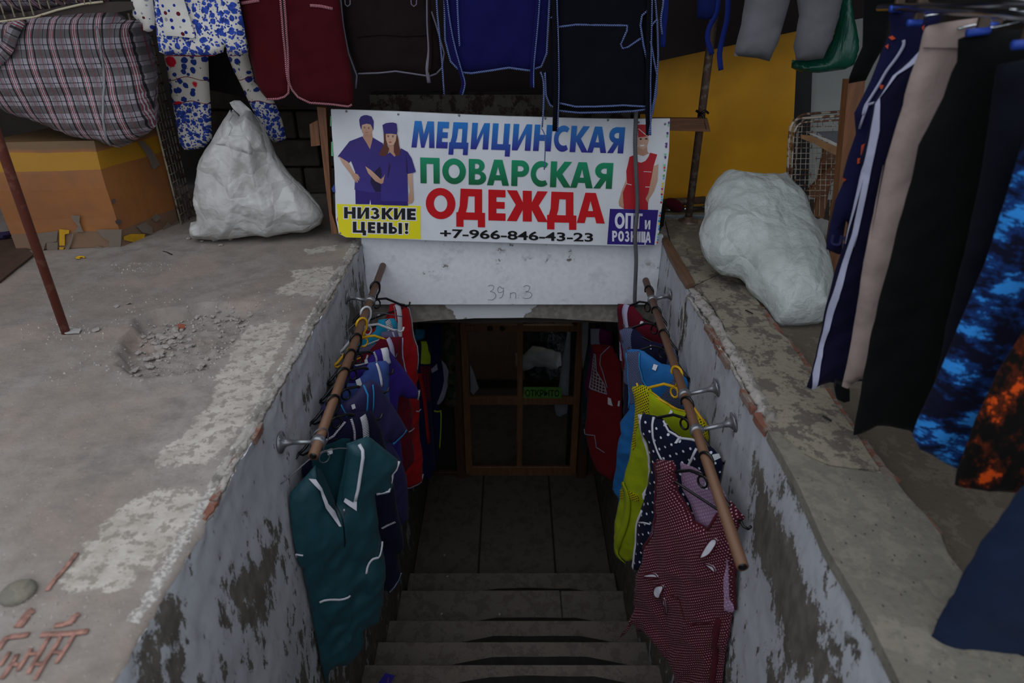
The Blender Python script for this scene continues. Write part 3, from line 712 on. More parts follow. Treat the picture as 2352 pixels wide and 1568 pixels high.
# ------------------------------------------------------------------ surroundings above ground
wb = box('wall_back_street', M['darkwall'], (0, 4.0, 1.3), (9, .08, 2.9)); tag(wb, kind='structure')
for nm, x in (('wall_far_left', -4.3), ('wall_far_right', 4.4)): tag(box(nm, M['darkwall'], (x, 2.6, 1.2), (.08, 2.8, 2.6)), kind='structure')
tag(box('roof', M['roof'], (0, 3.15, 2.5), (9, 1.9, .06)), kind='structure'); tag(box('added_shade_roof', M['roof'], (2.9, 1.0, 2.25), (3.6, 3.4, .05)), kind='structure')  # the right-hand roof is unseen, added to darken the ground and rack there
mbk = plain('sooty_block', lin('#4a443d'), .9, 0, .25, 10, .4)
blk = empty('block_wall', (-1.1, 3.8, 0), kind='structure')
for r in range(4):
    for c_ in range(4):
        box('block', mbk, (-1.62+c_*.30+(r % 2)*.11, 3.86+.006*random.random(), .075+r*.152), (.285, .12, .14), blk, 0, .006)
mbd = panel('trim_2', M['maroon_board'], [(450,-260),(1990,-260),(1990,40),(1828,72),(1510,141),(1500,262),(800,262),(640,240),(450,200)], Surf((0, 3.55, 0), (1, 0, 0)), thick=.02, res=.2)
tag(mbd, kind='structure')
# ------------------------------------------------------------------ the sign
sign = empty('shop_sign', (0, 2.97, 0), 'white vinyl shop sign with blue, green and red lettering above the stairs', 'sign')
SS = Surf((0, 2.972, 0), (1, 0, 0), (0, 0, -1), lambda a, b: .004*nz(a*3, b*3)+.0012*nz(a*16, b*4))
sw = NT('glossy_vinyl'); sw.set(Base_Color=sw.mix(sw.step(sw.noise(sw.obj(), 5, 5), .4, .8), lin('#dadde3'), lin('#c9ccd2')), Roughness=.32)
M['vinyl'] = sw.m
sq = cC(253,88, 900,110)+cD(300,158, 1000,176, 1500,182, 1860,180, 1850,500, 1800,900, 1760,1200, 1740,1395, 1715,1408, 1480,1420, 600,1395)+cC(1400,1370, 800,1345, 400,1335, 330,1300, 300,1150, 290,700, 262,300)
panel('board', M['vinyl'], sq, SS, sign, thick=.012, res=.05)
bt = NT('print_ink'); at = bt.n('Attribute', attribute_name='Col', out=0); bt.set(Base_Color=at, Roughness=.35); M['ink'] = bt.m
class Print:
    def __init__(s): s.v = []; s.f = []; s.c = []; s.k = 0
    def poly(s, px, col, col2=None, holes=(), res=.05, lift=None):
        """flat printed shape; col2 gives the gradient at its lower end"""
        s.k += 1; off = .0012+.00022*s.k if lift is None else lift
        polys = [[(v.x, v.y) for v in resample([SS.loc(p) for p in P], res)] for P in [px]+list(holes)]
        vs, F = triang(polys, None); n = len(s.v); ys = [v[1] for v in vs]; lo, hi = min(ys), max(ys)
        for a, b in vs:
            s.v.append(SS.pos(a, b, off)); t = (b-lo)/(hi-lo+1e-9)
            s.c.append(tuple(col[i]*(1-t)+col2[i]*t for i in range(4)) if col2 else col)
        for f in F:
            nn = (s.v[f[1]+n]-s.v[f[0]+n]).cross(s.v[f[2]+n]-s.v[f[0]+n]); f = f if nn.dot(SS.n) > 0 else f[::-1]
            s.f.append(tuple(i+n for i in f))
    def build(s, name, parent):
        o = mobj(name, s.v, s.f, M['ink'], parent); a = o.data.color_attributes.new('Col', 'FLOAT_COLOR', 'POINT')
        a.data.foreach_set('color', np.array(s.c, dtype=np.float32).ravel()); return o
def arc(cx, cy, rx, ry, a0, a1, n=14): return [(cx+rx*cos(R(a0+(a1-a0)*i/n)), cy+ry*sin(R(a0+(a1-a0)*i/n))) for i in range(n+1)]
def glyph(ch, t=.3, h=.24):
    """outline and holes of a heavy Cyrillic capital in a unit box, y downward"""
    if ch == 'М': return [(0,1),(.07,0),(.36,0),(.5,.5),(.62,0),(.90,0),(1,1),(.77,1),(.72,.36),(.56,1),(.42,1),(.27,.36),(.22,1)], []
    if ch == 'Е': return [(0,0),(1,0),(1,h),(t+.05,h),(t+.05,.39),(.95,.39),(.95,.61),(t+.05,.61),(t+.05,1-h),(1,1-h),(1,1),(0,1)], []
    if ch == 'Д': return [(0,.76),(.06,.76),(.12,.55),(.15,0),(.9,0),(.9,.76),(1,.76),(1,1.23),(.75,1.23),(.75,1),(.25,1),(.25,1.23),(0,1.23)], [[(.42,.24),(.64,.24),(.64,.76),(.33,.76),(.38,.6)]]
    if ch == 'И': return [(0,0),(t,0),(t,.66),(1-t,0),(1,0),(1,1),(1-t,1),(1-t,.34),(t,1),(0,1)], []
    if ch == 'Ц': return [(0,0),(t,0),(t,.78),(.9-t,.78),(.9-t,0),(.9,0),(.9,.78),(1,.78),(1,1.24),(.74,1.24),(.74,1),(0,1)], []
    if ch == 'Н': return [(0,0),(t,0),(t,.38),(1-t,.38),(1-t,0),(1,0),(1,1),(1-t,1),(1-t,.61),(t,.61),(t,1),(0,1)], []
    if ch == 'П': return [(0,0),(1,0),(1,1),(1-t,1),(1-t,h),(t,h),(t,1),(0,1)], []
    if ch == 'Т': return [(0,0),(1,0),(1,h),(.5+t/2,h),(.5+t/2,1),(.5-t/2,1),(.5-t/2,h),(0,h)], []
    if ch == 'О': return arc(.5,.5,.5,.5,0,350,26), [arc(.5,.5,.5-t,.27,0,350,22)]
    if ch == 'С': return arc(.62,.5,.62,.5,-52,-308,24)+arc(.68,.5,.38,.27,-300,-60,16), []
    if ch == 'К': return [(0,0),(t,0),(t,.40),(.64,0),(1,0),(.56,.48),(1,1),(.66,1),(t,.58),(t,1),(0,1)], []
    if ch == 'А': return [(0,1),(.31,0),(.68,0),(1,1),(.70,1),(.645,.8),(.34,.8),(.28,1)], [[(.49,.26),(.40,.60),(.585,.60)]]
    if ch == 'Р': return [(0,0)]+arc(.55,.32,.45,.32,-90,90,14)+[(t,.64),(t,1),(0,1)], [[(t,.22)]+arc(.52,.325,.17,.105,-90,90,8)+[(t,.43)]]
    if ch == 'Я': return [(1,0),(1,1),(1-t,1),(1-t,.66),(.36,1),(0,1),(.36,.60)]+arc(.50,.31,.45,.31,120,270,14), [[(1-t,.22)]+arc(.56,.325,.20,.105,270,90,8)+[(1-t,.43)]]
    if ch == 'В': return [(0,0)]+arc(.50,.26,.40,.26,-90,60,12)+arc(.50,.72,.50,.28,-55,90,12)+[(0,1)], [[(t,.18)]+arc(.46,.28,.14,.10,-90,90,8)+[(t,.38)], [(t,.58)]+arc(.5,.69,.18,.11,-90,90,8)+[(t,.80)]]
    if ch == 'Ж': return [(.39,0),(.61,0),(.61,.38),(.75,0),(1,0),(.78,.47),(1,1),(.76,1),(.61,.62),(.61,1),(.39,1),(.39,.62),(.24,1),(0,1),(.22,.47),(0,0),(.25,0),(.39,.38)], []
    if ch == 'З': return arc(.45,.28,.42,.28,200,420,14)+arc(.45,.71,.5,.29,-50,160,16)+[(.28,.70)]+arc(.45,.68,.17,.12,150,-60,8)+[(.36,.56),(.36,.40)]+arc(.42,.29,.14,.09,70,-150,8), []
    if ch == 'Ь': return [(0,0),(t,0),(t,.36)]+arc(.50,.68,.46,.32,-90,90,12)+[(0,1)], [[(t,.58)]+arc(.5,.68,.17,.11,-90,90,8)+[(t,.79)]]
    if ch == '|': return [(0,0),(1,0),(1,1),(0,1)], []
    if ch == '!': return [(0,0),(1,0),(.8,.66),(.2,.66)], []
    if ch == '.': return arc(.5,.5,.5,.5,0,340,12), []
def quadmap(Q):
    def f(u, v):
        a = [Q[0][i]*(1-u)+Q[1][i]*u for i in (0, 1)]; b = [Q[3][i]*(1-u)+Q[2][i]*u for i in (0, 1)]
        return (a[0]*(1-v)+b[0]*v, a[1]*(1-v)+b[1]*v)
    return f
def word(name, Q, letters, col, col2=None, t=.3, h=.24, outline=None, k0=1):
    """letters: (char, x0, x1) in px across the quad"""
    f = quadmap(Q); X0 = Q[3][0]; X1 = Q[2][0]; P = Print(); P.k = k0
    for ch, a, b in letters:
        kk = P.k
        w = (b-a); tt = t if t > 1 else t
        tw = min(.42, t/w) if t > 1 else t
        g, hs_ = glyph(ch, tw, h)
        mp = lambda p: f((a+p[0]*w-X0)/(X1-X0), p[1])
        if outline:
            cxg = .5; gg = []
            Pn = [V(mp(p)) for p in g]; n = len(Pn); A = sum(Pn[i].x*Pn[(i+1) % n].y-Pn[(i+1) % n].x*Pn[i].y for i in range(n)); sg = 1 if A > 0 else -1
            for i in range(n):
                e1 = (Pn[i]-Pn[i-1]).normalized(); e2 = (Pn[(i+1) % n]-Pn[i]).normalized(); nn = V((e1.y+e2.y, -(e1.x+e2.x)))
                L_ = nn.length; nn = nn.normalized()*outline*sg*min(1.6, 2/max(.4, L_)); q = Pn[i]+nn; gg.append((q.x, q.y))
            P.k = k0
            try: P.poly(gg, lin('#dfe0e4'))
            except Exception: pass
            P.k = k0+1
        P.k = k0+1; P.poly([mp(p) for p in g], col, col2, [[mp(p) for p in H_] for H_ in hs_])
    return P.build(name, sign)
blueA, blueB = lin('#1a78c8'), lin('#2b1f86')
word('lettering', [(949,277),(1433,292),(1428,352),(945,338)], [('М',945,998),('Е',1001.6,1027.6),('Д',1031,1075),('И',1080.7,1121),('Ц',1128,1171.5),('И',1175.5,1218),('Н',1224,1264.5),('С',1270,1303.5),('К',1308,1350),('А',1348,1392),('Я',1394,1431)], blueA, blueB, t=12.8, k0=4)
word('lettering', [(965,361),(1407,374),(1403,433.5),(966,420)], [('П',966,1010),('О',1016,1070),('В',1076.5,1116.6),('А',1118.4,1169),('Р',1174,1214),('С',1218,1257),('К',1263,1311),('А',1309.6,1361),('Я',1362.4,1405)], lin('#159067'), lin('#12603a'), t=14, k0=4)
word('lettering', [(978,430),(1389,443.5),(1389,513),(978,502)], [('О',978,1046),('Д',1048,1114),('Е',1121.8,1161),('Ж',1164,1258),('Д',1256.5,1323.7),('А',1324.7,1389)], lin('#c3131c'), None, t=18.5, k0=4)
P = Print(); P.poly(cC(312,1010, 1127,1028, 1130,1350, 410,1334, 332,1298), lin('#e8dd1e')); P.build('price_panel', sign)
word('lettering', [(790.4,475),(955.4,478.5),(955.4,505),(790.4,501)], [('Н',790.4,817),('И',821,848),('З',851,873),('К',877,904),('И',905,931),('Е',935,955)], lin('#1b1b1d'), None, t=8.5, h=.25, outline=2.2, k0=3)
word('lettering', [(810.5,508.5),(940,512),(940,537.5),(810.5,533.5)], [('Ц',810.5,841),('Е',845,862),('Н',866,889),('Ь',893,913),('|',915.5,923.5),('!',930,938)], lin('#1b1b1d'), None, t=8.5, h=.25, outline=2.2, k0=3)
word('lettering', [(930,530),(938,530),(938,537),(930,537)], [('.',930,938)], lin('#1b1b1d'), None, outline=2, k0=3)
P = Print(); P.poly(cD(1275,1057, 1745,1068, 1707,1408, 1248,1402), lin('#2e2179')); P.build('blue_panel', sign)
word('lettering', [(1412,488),(1474,490),(1472,525),(1412,525)], [('О',1412,1434.5),('П',1436,1454),('Т',1455.5,1474)], lin('#dcdde8'), None, t=5.6, h=.17, k0=4)
word('lettering', [(1481,505),(1494,505.5),(1493,526.5),(1481,526)], [('И',1481,1493)], lin('#dcdde8'), None, t=3.8, k0=4)
word('lettering', [(1406,529.5),(1494.6,532),(1494,557),(1406,554)], [('Р',1406,1417.5),('О',1419.5,1433),('З',1435,1446),('Н',1448.5,1461),('И',1464,1476),('Ц',1472,1483),('А',1481,1494.6)][:4]+[('И',1459+3,1471),('Ц',1472.5,1483),('А',1482,1494.6)], lin('#dcdde8'), None, t=4.4, h=.19, k0=4)
def fontword(name, txt, Q, mat, S, parent, off, bold=.02, wide=1.0):
    cu = bpy.data.curves.new('t', 'FONT'); cu.body = txt; cu.size = 1; cu.offset = bold; cu.resolution_u = 4
    ob = bpy.data.objects.new('t', cu); COL.objects.link(ob); dg = bpy.context.evaluated_depsgraph_get(); dg.update()
    me = bpy.data.meshes.new_from_object(ob.evaluated_get(dg)); vs = [v.co.copy() for v in me.vertices]; fs = [tuple(p.vertices) for p in me.polygons]
    bpy.data.objects.remove(ob); bpy.data.curves.remove(cu); bpy.data.meshes.remove(me)
    lo = V((min(v.x for v in vs), min(v.y for v in vs))); hi = V((max(v.x for v in vs), max(v.y for v in vs))); f = quadmap(Q); out = []
    for v in vs: out.append(S.P(f((v.x-lo.x)/(hi.x-lo.x), 1-(v.y-lo.y)/(hi.y-lo.y)), off))
    return mobj(name, out, fs, mat, parent)
blk_ink = plain('black_ink', lin('#161616'), .4)
fontword('phone_number', '+7-966-846-43-23', [(1011,525),(1362,534.5),(1362,555),(1011,546)], blk_ink, SS, sign, .0025, .022)
skin = lin('#c9a28c'); skin2 = lin('#b58b74'); scrub = lin('#2f2272'); scrub2 = lin('#3b3284'); dk = lin('#1a1440'); hair = lin('#5b2d22')
P = Print()
P.poly(cC(492,872, 760,895, 755,1018, 645,1015, 638,960, 630,1012, 495,1010), scrub)
P.poly(cC(575,320, 655,320, 662,365, 690,400, 635,485, 560,370), skin2)
P.poly(cC(560,352, 600,415, 635,478, 650,420, 662,362, 700,385, 760,420, 780,500, 770,900, 620,893, 485,870, 492,700, 470,640, 450,590, 430,610, 320,548, 380,470, 435,400), scrub, scrub2)
P.poly(cC(330,545, 420,600, 480,705, 525,725, 560,766, 552,772, 520,750, 552,797, 545,802, 510,765, 527,808, 518,812, 495,775, 505,802, 497,800, 450,720, 370,620), skin, skin2)
P.poly(cC(700,640, 760,660, 765,890, 690,890, 640,800, 655,700), dk)
P.poly(cC(548,240, 560,232, 600,228, 645,238, 662,285, 652,320, 632,345, 605,352, 578,338, 558,310), skin, skin2)
P.poly(cC(530,190, 545,160, 575,146, 605,144, 650,158, 672,205, 668,292, 655,262, 640,234, 600,228, 558,240, 548,290, 536,240), scrub)
for x, y, w, h, c in ((572,258,22,5,lin('#3a2a24')), (612,262,22,5,lin('#3a2a24')), (576,266,15,8,lin('#4a3b38')), (616,270,15,8,lin('#4a3b38')), (594,282,14,12,skin2), (588,308,32,7,lin('#9c5f58')), (585,328,34,10,lin('#a98572'))):
    P.poly(cC(x,y+h*.3, x+w*.5,y, x+w,y+h*.4, x+w*.6,y+h, x+w*.2,y+h), c)
P.build('printed_figure', sign)['label'] = 'printed man in violet scrubs and cap'
P = Print(); P.k = 9
P.poly(cC(755,978, 1005,985, 1005,1025, 757,1018), scrub)
P.poly(cC(1000,712, 1048,703, 1055,850, 1060,970, 1042,1000, 1005,1005, 1003,960, 1022,880), skin, skin2)
P.poly(cC(815,425, 865,425, 870,480, 908,500, 875,550, 825,500), skin2)
P.poly(cC(720,485, 780,540, 830,505, 875,548, 930,500, 935,465, 1000,500, 1040,560, 1082,693, 1050,706, 1000,715, 1008,985, 742,975, 745,810, 752,700, 735,640, 680,697, 583,640, 640,560, 685,500), scrub, scrub2)
P.poly(cC(590,640, 650,680, 742,765, 770,740, 785,712, 795,722, 788,738, 803,738, 800,760, 782,768, 800,770, 790,790, 745,812, 690,785, 620,710), skin, skin2)
P.poly(cC(822,600, 835,640, 815,740, 800,800, 812,700), dk)
P.poly(cC(985,520, 992,700, 1005,715, 998,600), dk)
P.poly(cC(768,315, 795,330, 798,400, 806,440, 822,470, 815,505, 790,540, 750,542, 722,520, 745,480, 765,440, 772,400), hair)
P.poly(cC(900,325, 912,380, 918,430, 932,490, 925,535, 890,540, 868,500, 870,440, 885,390), hair)
P.poly(cC(790,322, 895,328, 888,390, 868,430, 838,440, 808,425, 793,385), skin)
P.poly(cC(758,240, 788,222, 830,216, 860,215, 895,225, 902,290, 896,332, 840,322, 795,326, 770,322), scrub)
for x, y, w, h, c in ((800,338,28,5,lin('#3a2218')), (848,340,26,5,lin('#3a2218')), (804,346,20,9,lin('#463230')), (850,348,20,9,lin('#463230')), (826,375,14,10,skin2), (818,398,34,12,lin('#b0554f'))):
    P.poly(cC(x,y+h*.3, x+w*.5,y, x+w,y+h*.4, x+w*.6,y+h, x+w*.2,y+h), c)
P.build('printed_figure', sign)['label'] = 'printed woman in violet scrubs with long auburn hair'
P = Print(); red = lin('#b21f2a')
P.poly(cD(1545,450, 1635,445, 1640,500, 1660,520, 1600,560, 1545,530), skin2)
P.poly(cD(1445,560, 1500,538, 1545,528, 1600,545, 1660,515, 1735,535, 1752,622, 1700,642, 1450,640, 1435,600), lin('#d5d6da'))
P.poly(cD(1436,700, 1430,780, 1390,880, 1360,990, 1365,1030, 1400,1050, 1412,1055, 1400,1010, 1412,1000, 1402,930, 1452,770), skin, skin2)
P.poly(cD(1700,640, 1747,622, 1738,780, 1705,880, 1655,960, 1645,1010, 1612,1060, 1600,1058, 1612,1025, 1588,1050, 1575,1045, 1600,980, 1650,890, 1680,750), skin, skin2)
P.poly(cD(1465,550, 1505,535, 1515,570, 1545,600, 1580,608, 1620,590, 1650,550, 1665,510, 1735,528, 1700,640, 1682,740, 1664,820, 1650,900, 1620,960, 1645,1000, 1645,1065, 1410,1058, 1400,900, 1442,800, 1433,690, 1450,620), red)
P.poly(cD(1545,355, 1645,348, 1652,390, 1636,450, 1602,480, 1560,465, 1545,430), skin)
P.poly(cD(1545,237, 1648,237, 1658,345, 1600,356, 1548,360), red)
for q in (cD(1550,278, 1555,275, 1640,345, 1632,348), cD(1602,690, 1678,695, 1678,700, 1602,695), cD(1435,808, 1485,820, 1485,826, 1435,814), cD(1618,840, 1662,840, 1662,846, 1618,846), cD(1560,434, 1612,432, 1600,448, 1575,448)): P.poly(q, lin('#e6e2e0'))
for x, y in ((1560,374), (1614,372)): P.poly(cD(x,y, x+14,y-6, x+28,y, x+20,y+10, x+6,y+10), lin('#42302c'))
P.build('printed_figure', sign)['label'] = 'printed woman in red apron and cap'
P = Print()
for i in range(46):
    t_ = i/46; bx = 1850+(1735-1850)*t_; by = 210+(1400-210)*t_
    if t_ < .36:
        if i % 4 > 1: continue
        c = lin(random.choice(['#5b3a86', '#7fc79b', '#5b3a86'])); s_ = 14; hh = 26
    else: c = lin(random.choice(['#b3122e', '#2f7fc2', '#e3c627', '#c22f6a', '#4a9a4b', '#5fb0d8', '#e6e6ea', '#d23c2c'])); s_ = 13; hh = 18
    jx = random.uniform(-8, 6); P.poly(cD(bx-s_+jx,by, bx+4,by-6, bx+6+jx*.3,by+hh*.6, bx-s_*.5,by+hh), c, lift=.002+.0001*i)
for q, c in ((cC(250,150, 258,160, 258,255, 247,250), '#63b07c'), (cC(258,405, 272,405, 276,545, 258,540), '#63b07c'), (cC(290,815, 262,858, 275,892, 298,895), '#24418f'), (cC(318,1130, 312,1160, 320,1185), '#b3122e')): P.poly(q, lin(c), lift=.003)
P.build('old_print_margin', sign)['kind'] = 'stuff'
M['steel'] = plain('galvanised_steel', lin('#8f9296'), .38, .8, .15, 30)
for x, y in cC(405,108, 910,136, 1503,146, 345,1292)+cD(645,177, 1255,193, 1553,215, 1812,232, 1170,1245)[:4]:
    p = SS.P((x, y), .002); lathe('screw', M['steel'], [(.0001, -.002), (.005, 0), (.0035, .002), (.0001, .003)], align(p, SS.n), sign, 8)
# conduit that hangs down over the sign
cpts = [atY(1461, -40, 2.93), atY(1461, 120, 2.93), atY(1461, 250, 2.935), atY(1459, 330, 2.935), atY(1461, 400, 2.935), atY(1464, 470, 2.935), atY(1459, 540, 2.935), atY(1461, 600, 2.94), atY(1458, 690, 2.96), atY(1463, 702, 3.0)]
cp = spline(cpts, 26, False); rr = []
cl = []
for i in range(len(cp)-1):
    m = max(1, int((cp[i+1]-cp[i]).length/.003))
    for j in range(m): cl.append(cp[i].lerp(cp[i+1], j/m))
tag(tube('conduit', plain('grey_corrugated_plastic', lin('#56585a'), .5), cl, [.0085+.0012*((i % 2)) for i in range(len(cl))], None, 8), 'grey corrugated cable conduit hanging straight down over the sign', 'cable')
# timber that carries the sign
M['timber'] = wood('raw_timber', lin('#7e5131'), lin('#5f3c24'), 2); M['timber_h'] = wood('raw_timber_across', lin('#7e5131'), lin('#54351f'), 0)
def plank(name, mat, px, Y, th, label, cat='board', yaw=0):
    S_ = Surf(tuple(atY(*px[0], Y)), (cos(yaw), sin(yaw), 0)); o = panel(name, mat, px, S_, thick=th, res=.08); return tag(o, label, cat)
wp_ = plank('wooden_post', M['timber'], cC(118,65, 205,75, 262,1100, 330,1300, 262,1300, 200,820), 3.0, .04, 'upright timber post at the left edge of the sign', 'post')
bk_ = plank('timber_block', M['timber'], cC(45,235, 128,195, 150,440, 62,450), 3.01, .05, 'x', 'wood'); bk_.parent = wp_; del bk_['label']; del bk_['category']
plank('wooden_batten', M['timber_h'], cD(1700,176, 2225,180, 2255,300, 2250,308, 1700,290), 3.27, .03, 'short timber batten tied between the sign and the steel pole', 'board')
# steel pole with tie
pb = atZ(1580, 510); pole = empty('steel_pole', tuple(pb), 'thin rusty steel pole standing before the yellow board', 'pole')
M['rust_pipe'] = rusty('rusty_pipe', lin('#6a564a'), lin('#8a7d75'), .4)
tube('shaft', M['rust_pipe'], [pb, pb+V((0, 0, 1.9))], .019, pole, 12)
lathe('base_flange', M['rust_pipe'], [(.05, 0), (.05, .008), (.025, .012), (.022, .03)], Matrix.Translation(pb), pole, 16)
mt_ = atY(1613, 270, pb.y-.022)
tube('rubber_tie', M['black'], [mt_+V((-.03, .01, .03)), mt_+V((0, -.012, .01)), mt_+V((.02, -.012, -.05)), mt_+V((.02, .01, -.06))], .006, pole, 6)
tube('rubber_tie', M['black'], [mt_+V((-.02, -.005, .01)), mt_+V((.005, -.016, .035)), mt_+V((.025, 0, .02))], .006, pole, 6)
# ------------------------------------------------------------------ boards behind on the right
yb = panel('yellow_board', plain('yellow_painted_board', lin('#e2a114'), .55, 0, .1, 3), [(1470,60),(1830,55),(1829,150),(1822,300),(1803,474),(1470,474)], Surf((0, 3.68, 0), (1, 0, 0)), thick=.02, res=.2)
tag(yb, 'large yellow painted board leaning behind the steel pole', 'board')
wbd = panel('white_board', plain('offwhite_board', lin('#a7aaa6'), .6, 0, .08, 3), cE(1280,-40, 1480,-40, 1400,1400, 1010,1400, 1030,440), Surf((0, 3.85, 0), (1, 0, 0)), thick=.02, res=.2)
tag(wbd, 'off-white board standing behind the rusty wire cage', 'board')
drk = panel('dark_board', plain('slate_board', lin('#232327'), .6), cE(925,150, 1045,150, 1040,450, 1010,1300, 900,1300), Surf((0, 3.80, 0), (1, 0, 0)), thick=.02, res=.2)
tag(drk, 'narrow dark board between the yellow and white boards', 'board')
# steel tubes at the foot of the yellow board
def lying(name, x0, x1, y, r, Y, lab, mat):
    a = atY(x0, y, Y); b = atY(x1, y-8, Y+.03); o = empty(name, tuple(a), lab, 'pipe')
    tube('barrel', mat, [a, b], r, o, 14); tube('rim', M['steel'], [b, b+(b-a).normalized()*.004], r*1.03, o, 14); return o
M['chrome'] = plain('chrome', lin('#b8bcc2'), .18, 1.0, .03)
lying('steel_tube', 1500, 1617, 467, .020, 3.56, 'brownish steel tube lying uppermost at the foot of the yellow board', M['rust_pipe'])
lying('steel_tube', 1500, 1617, 484, .017, 3.48, 'shiny chrome tube lying below the brown tube by the yellow board', M['chrome'])
tag(box('steel_channel', plain('grey_steel', lin('#7c8488'), .5, .3), atY(1565, 500, 3.42)-V((0, 0, .0)), (.30, .05, .045), bev=.006), 'grey steel channel on the floor behind the steel pole', 'metal bar')
Sx = Surf(tuple(atY(1550, 470, 3.40)), (1, 0, 0), (0, 0, -1), crumple(.012, 20, 3))
tag(panel('maroon_rag', fab('maroon_rag_cloth', lin('#4a1420')), cD(1785,975, 1870,950, 1930,965, 1990,1020, 1995,1060, 1940,1090, 1870,1075, 1830,1040, 1785,1020), Sx, infl=.02, R_=.03, thick=.01, res=.012, smooth=2), 'crumpled maroon rag on the tubes beside the sign', 'cloth')
tag(box('door_stop', M['black'], atY(1519, 490, 3.20), (.03, .05, .14), bev=.012), 'black rubber block behind the lower right sign corner', 'block')
# ------------------------------------------------------------------ cage with boards and planks
M['rust_wire'] = rusty('rusty_white_wire', lin('#b5aa9c'), lin('#6d4a36'), .55, .2)
cage = empty('wire_cage', tuple(atZ(1850, 540, -.04)), 'rusty white wire basket cage behind the clear plastic', 'cage')
Sk = Surf(tuple(atY(1850, 400, 3.15)), (1, .25, 0)); Sk2 = Surf(tuple(atY(1850, 400, 3.42)), (1, .25, 0))
for S_, dz in ((Sk, 0), (Sk2, .0)):
    dx, dy = (0, 0) if S_ is Sk else (10, -10)
    fr_ = [(a+dx, b+dy) for a, b in cS(130,1000, 150,560, 165,330, 190,230, 250,165, 380,150, 600,135, 830,120, 1000,110)]
    tube('frame_wire', M['rust_wire'], [S_.P((v.x, v.y)) for v in spline([V(p) for p in fr_], 5, False)], .006, cage, 6)
    tube('frame_wire', M['rust_wire'], [S_.P((v.x+9, v.y+9)) for v in spline([V(p) for p in fr_], 5, False)], .004, cage, 6)
mbw = MB()
for k in range(14):
    y = 250+k*60
    for S_ in (Sk, Sk2): mbw.tube([S_.P(cS(150-(k*2), y)[0]), S_.P(cS(900, y-6)[0])], .0016, 4)
for k in range(13):
    x = 190+k*58
    mbw.tube([Sk.P(cS(x, 200)[0]), Sk.P(cS(x-40, 1250)[0])], .0016, 4); mbw.tube([Sk2.P(cS(x, 200)[0]), Sk2.P(cS(x-40, 1250)[0])], .0016, 4)
    mbw.tube([Sk.P(cS(x, 190)[0]), Sk2.P(cS(x+30, 150)[0])], .0014, 4)
for k in range(13):
    y = 260+k*60; mbw.tube([Sk.P(cS(160, y)[0]), Sk2.P(cS(180, y)[0])], .0014, 4)
o = mbw.build('wire_mesh', M['rust_wire'], cage)
M['card'] = plain('worn_cardboard', lin('#8c6644'), .85, 0, .15, 8)
def sheet(name, mat, px, Y, lab, cat, th=.012, yaw=0): S_ = Surf(tuple(atY(*px[0], Y)), (cos(yaw), sin(yaw), 0), (0, 0, -1), crumple(.004, 10, 4)); return tag(panel(name, mat, px, S_, thick=th, res=.04), lab, cat)
sheet('grey_sheet', plain('grey_laminate', lin('#4f5357'), .5), cS(470,310, 900,300, 900,520, 810,480, 640,410), 3.12, 'grey laminate sheet lying on the cardboard in the cage', 'board')
sheet('cardboard_sheet', plain('white_edge_card', lin('#a9a59d'), .7), cS(370,320, 420,325, 620,400, 815,500, 815,530, 620,440, 440,350), 3.10, 'torn white-edged cardboard sheet under the grey laminate sheet', 'cardboard')
sheet('cardboard_sheet', M['card'], cS(290,340, 400,350, 560,420, 700,480, 815,560, 815,630, 600,530, 440,440, 290,380), 3.08, 'frayed brown cardboard sheet lowest in the cage stack', 'cardboard')
sheet('wooden_plank', M['timber'], cS(545,500, 690,560, 545,1290, 440,1250, 480,900), 3.30, 'broad brown plank standing in the wire cage', 'plank', .02)
sheet('wooden_plank', M['timber'], cS(660,660, 760,720, 620,900, 480,1060, 390,1040, 380,960), 3.24, 'brown plank leaning diagonally across the wire cage', 'plank', .02)
plank('wooden_post', M['timber'], [(1949,185),(1988,185),(1975,300),(1940,560),(1925,659),(1895,659),(1925,450)], 2.6, .05, 'upright timber post behind the hanging navy shorts', 'post')
Tp = NT('clear_film'); Tp.set(Base_Color=(.75, .76, .74, 1), Roughness=.15, Alpha=.35); Tp.b.inputs['Specular IOR Level'].default_value = .9; M['film'] = Tp.m
Sf = Surf(tuple(atY(1900, 530, 2.75)), (1, 0, 0), (0, .3, -1), crumple(.03, 14, 9))
tag(panel('plastic_film', M['film'], cF(880,240, 940,290, 1060,330, 1080,480, 1060,640, 1010,620, 960,500, 900,380), Sf, infl=.05, thick=.004, R_=.06, res=.014), 'crumpled clear plastic film between the white sack and the post', 'plastic')
# ------------------------------------------------------------------ rails on the trench walls
M['rail'] = rusty('brown_rail', lin('#6b4c38'), lin('#85756a'), -.25, .2, 60)
def bracket(px, side_, rp):
    """wall flange, arm and ring holding the rail"""
    X = .697*side_; fl = atX(px[0], px[1], X); t = V((rp[0], fl.y + rp[1], rp[2]))
    b = empty('rail_bracket', tuple(fl)); d = (t-fl).normalized()
    lathe('flange', M['steel'], [(.034, 0), (.034, .003), (.022, .007), (.012, .018), (.008, .035)], align(fl, d), b, 18)
    for k in range(3):
        a = k*2.1; e = V((0, cos(a), sin(a)))*.025; lathe('screw', M['steel'], [(.004, .002), (.004, .006), (.001, .007)], align(fl+e, d), b, 6)
    tube('arm', M['steel'], [fl+d*.02, t-d*.016], [.0085, .0065], b, 10)
    return b, t
RL = [V((-.582, 1.60, -.142)), V((-.612, 3.02, -.118))]; RR = [V((.562, 1.205, -.172)), V((.628, 2.96, -.168))]
def railp(L_, y): t = (y-L_[0].y)/(L_[1].y-L_[0].y); return L_[0].lerp(L_[1], t)
rails = []
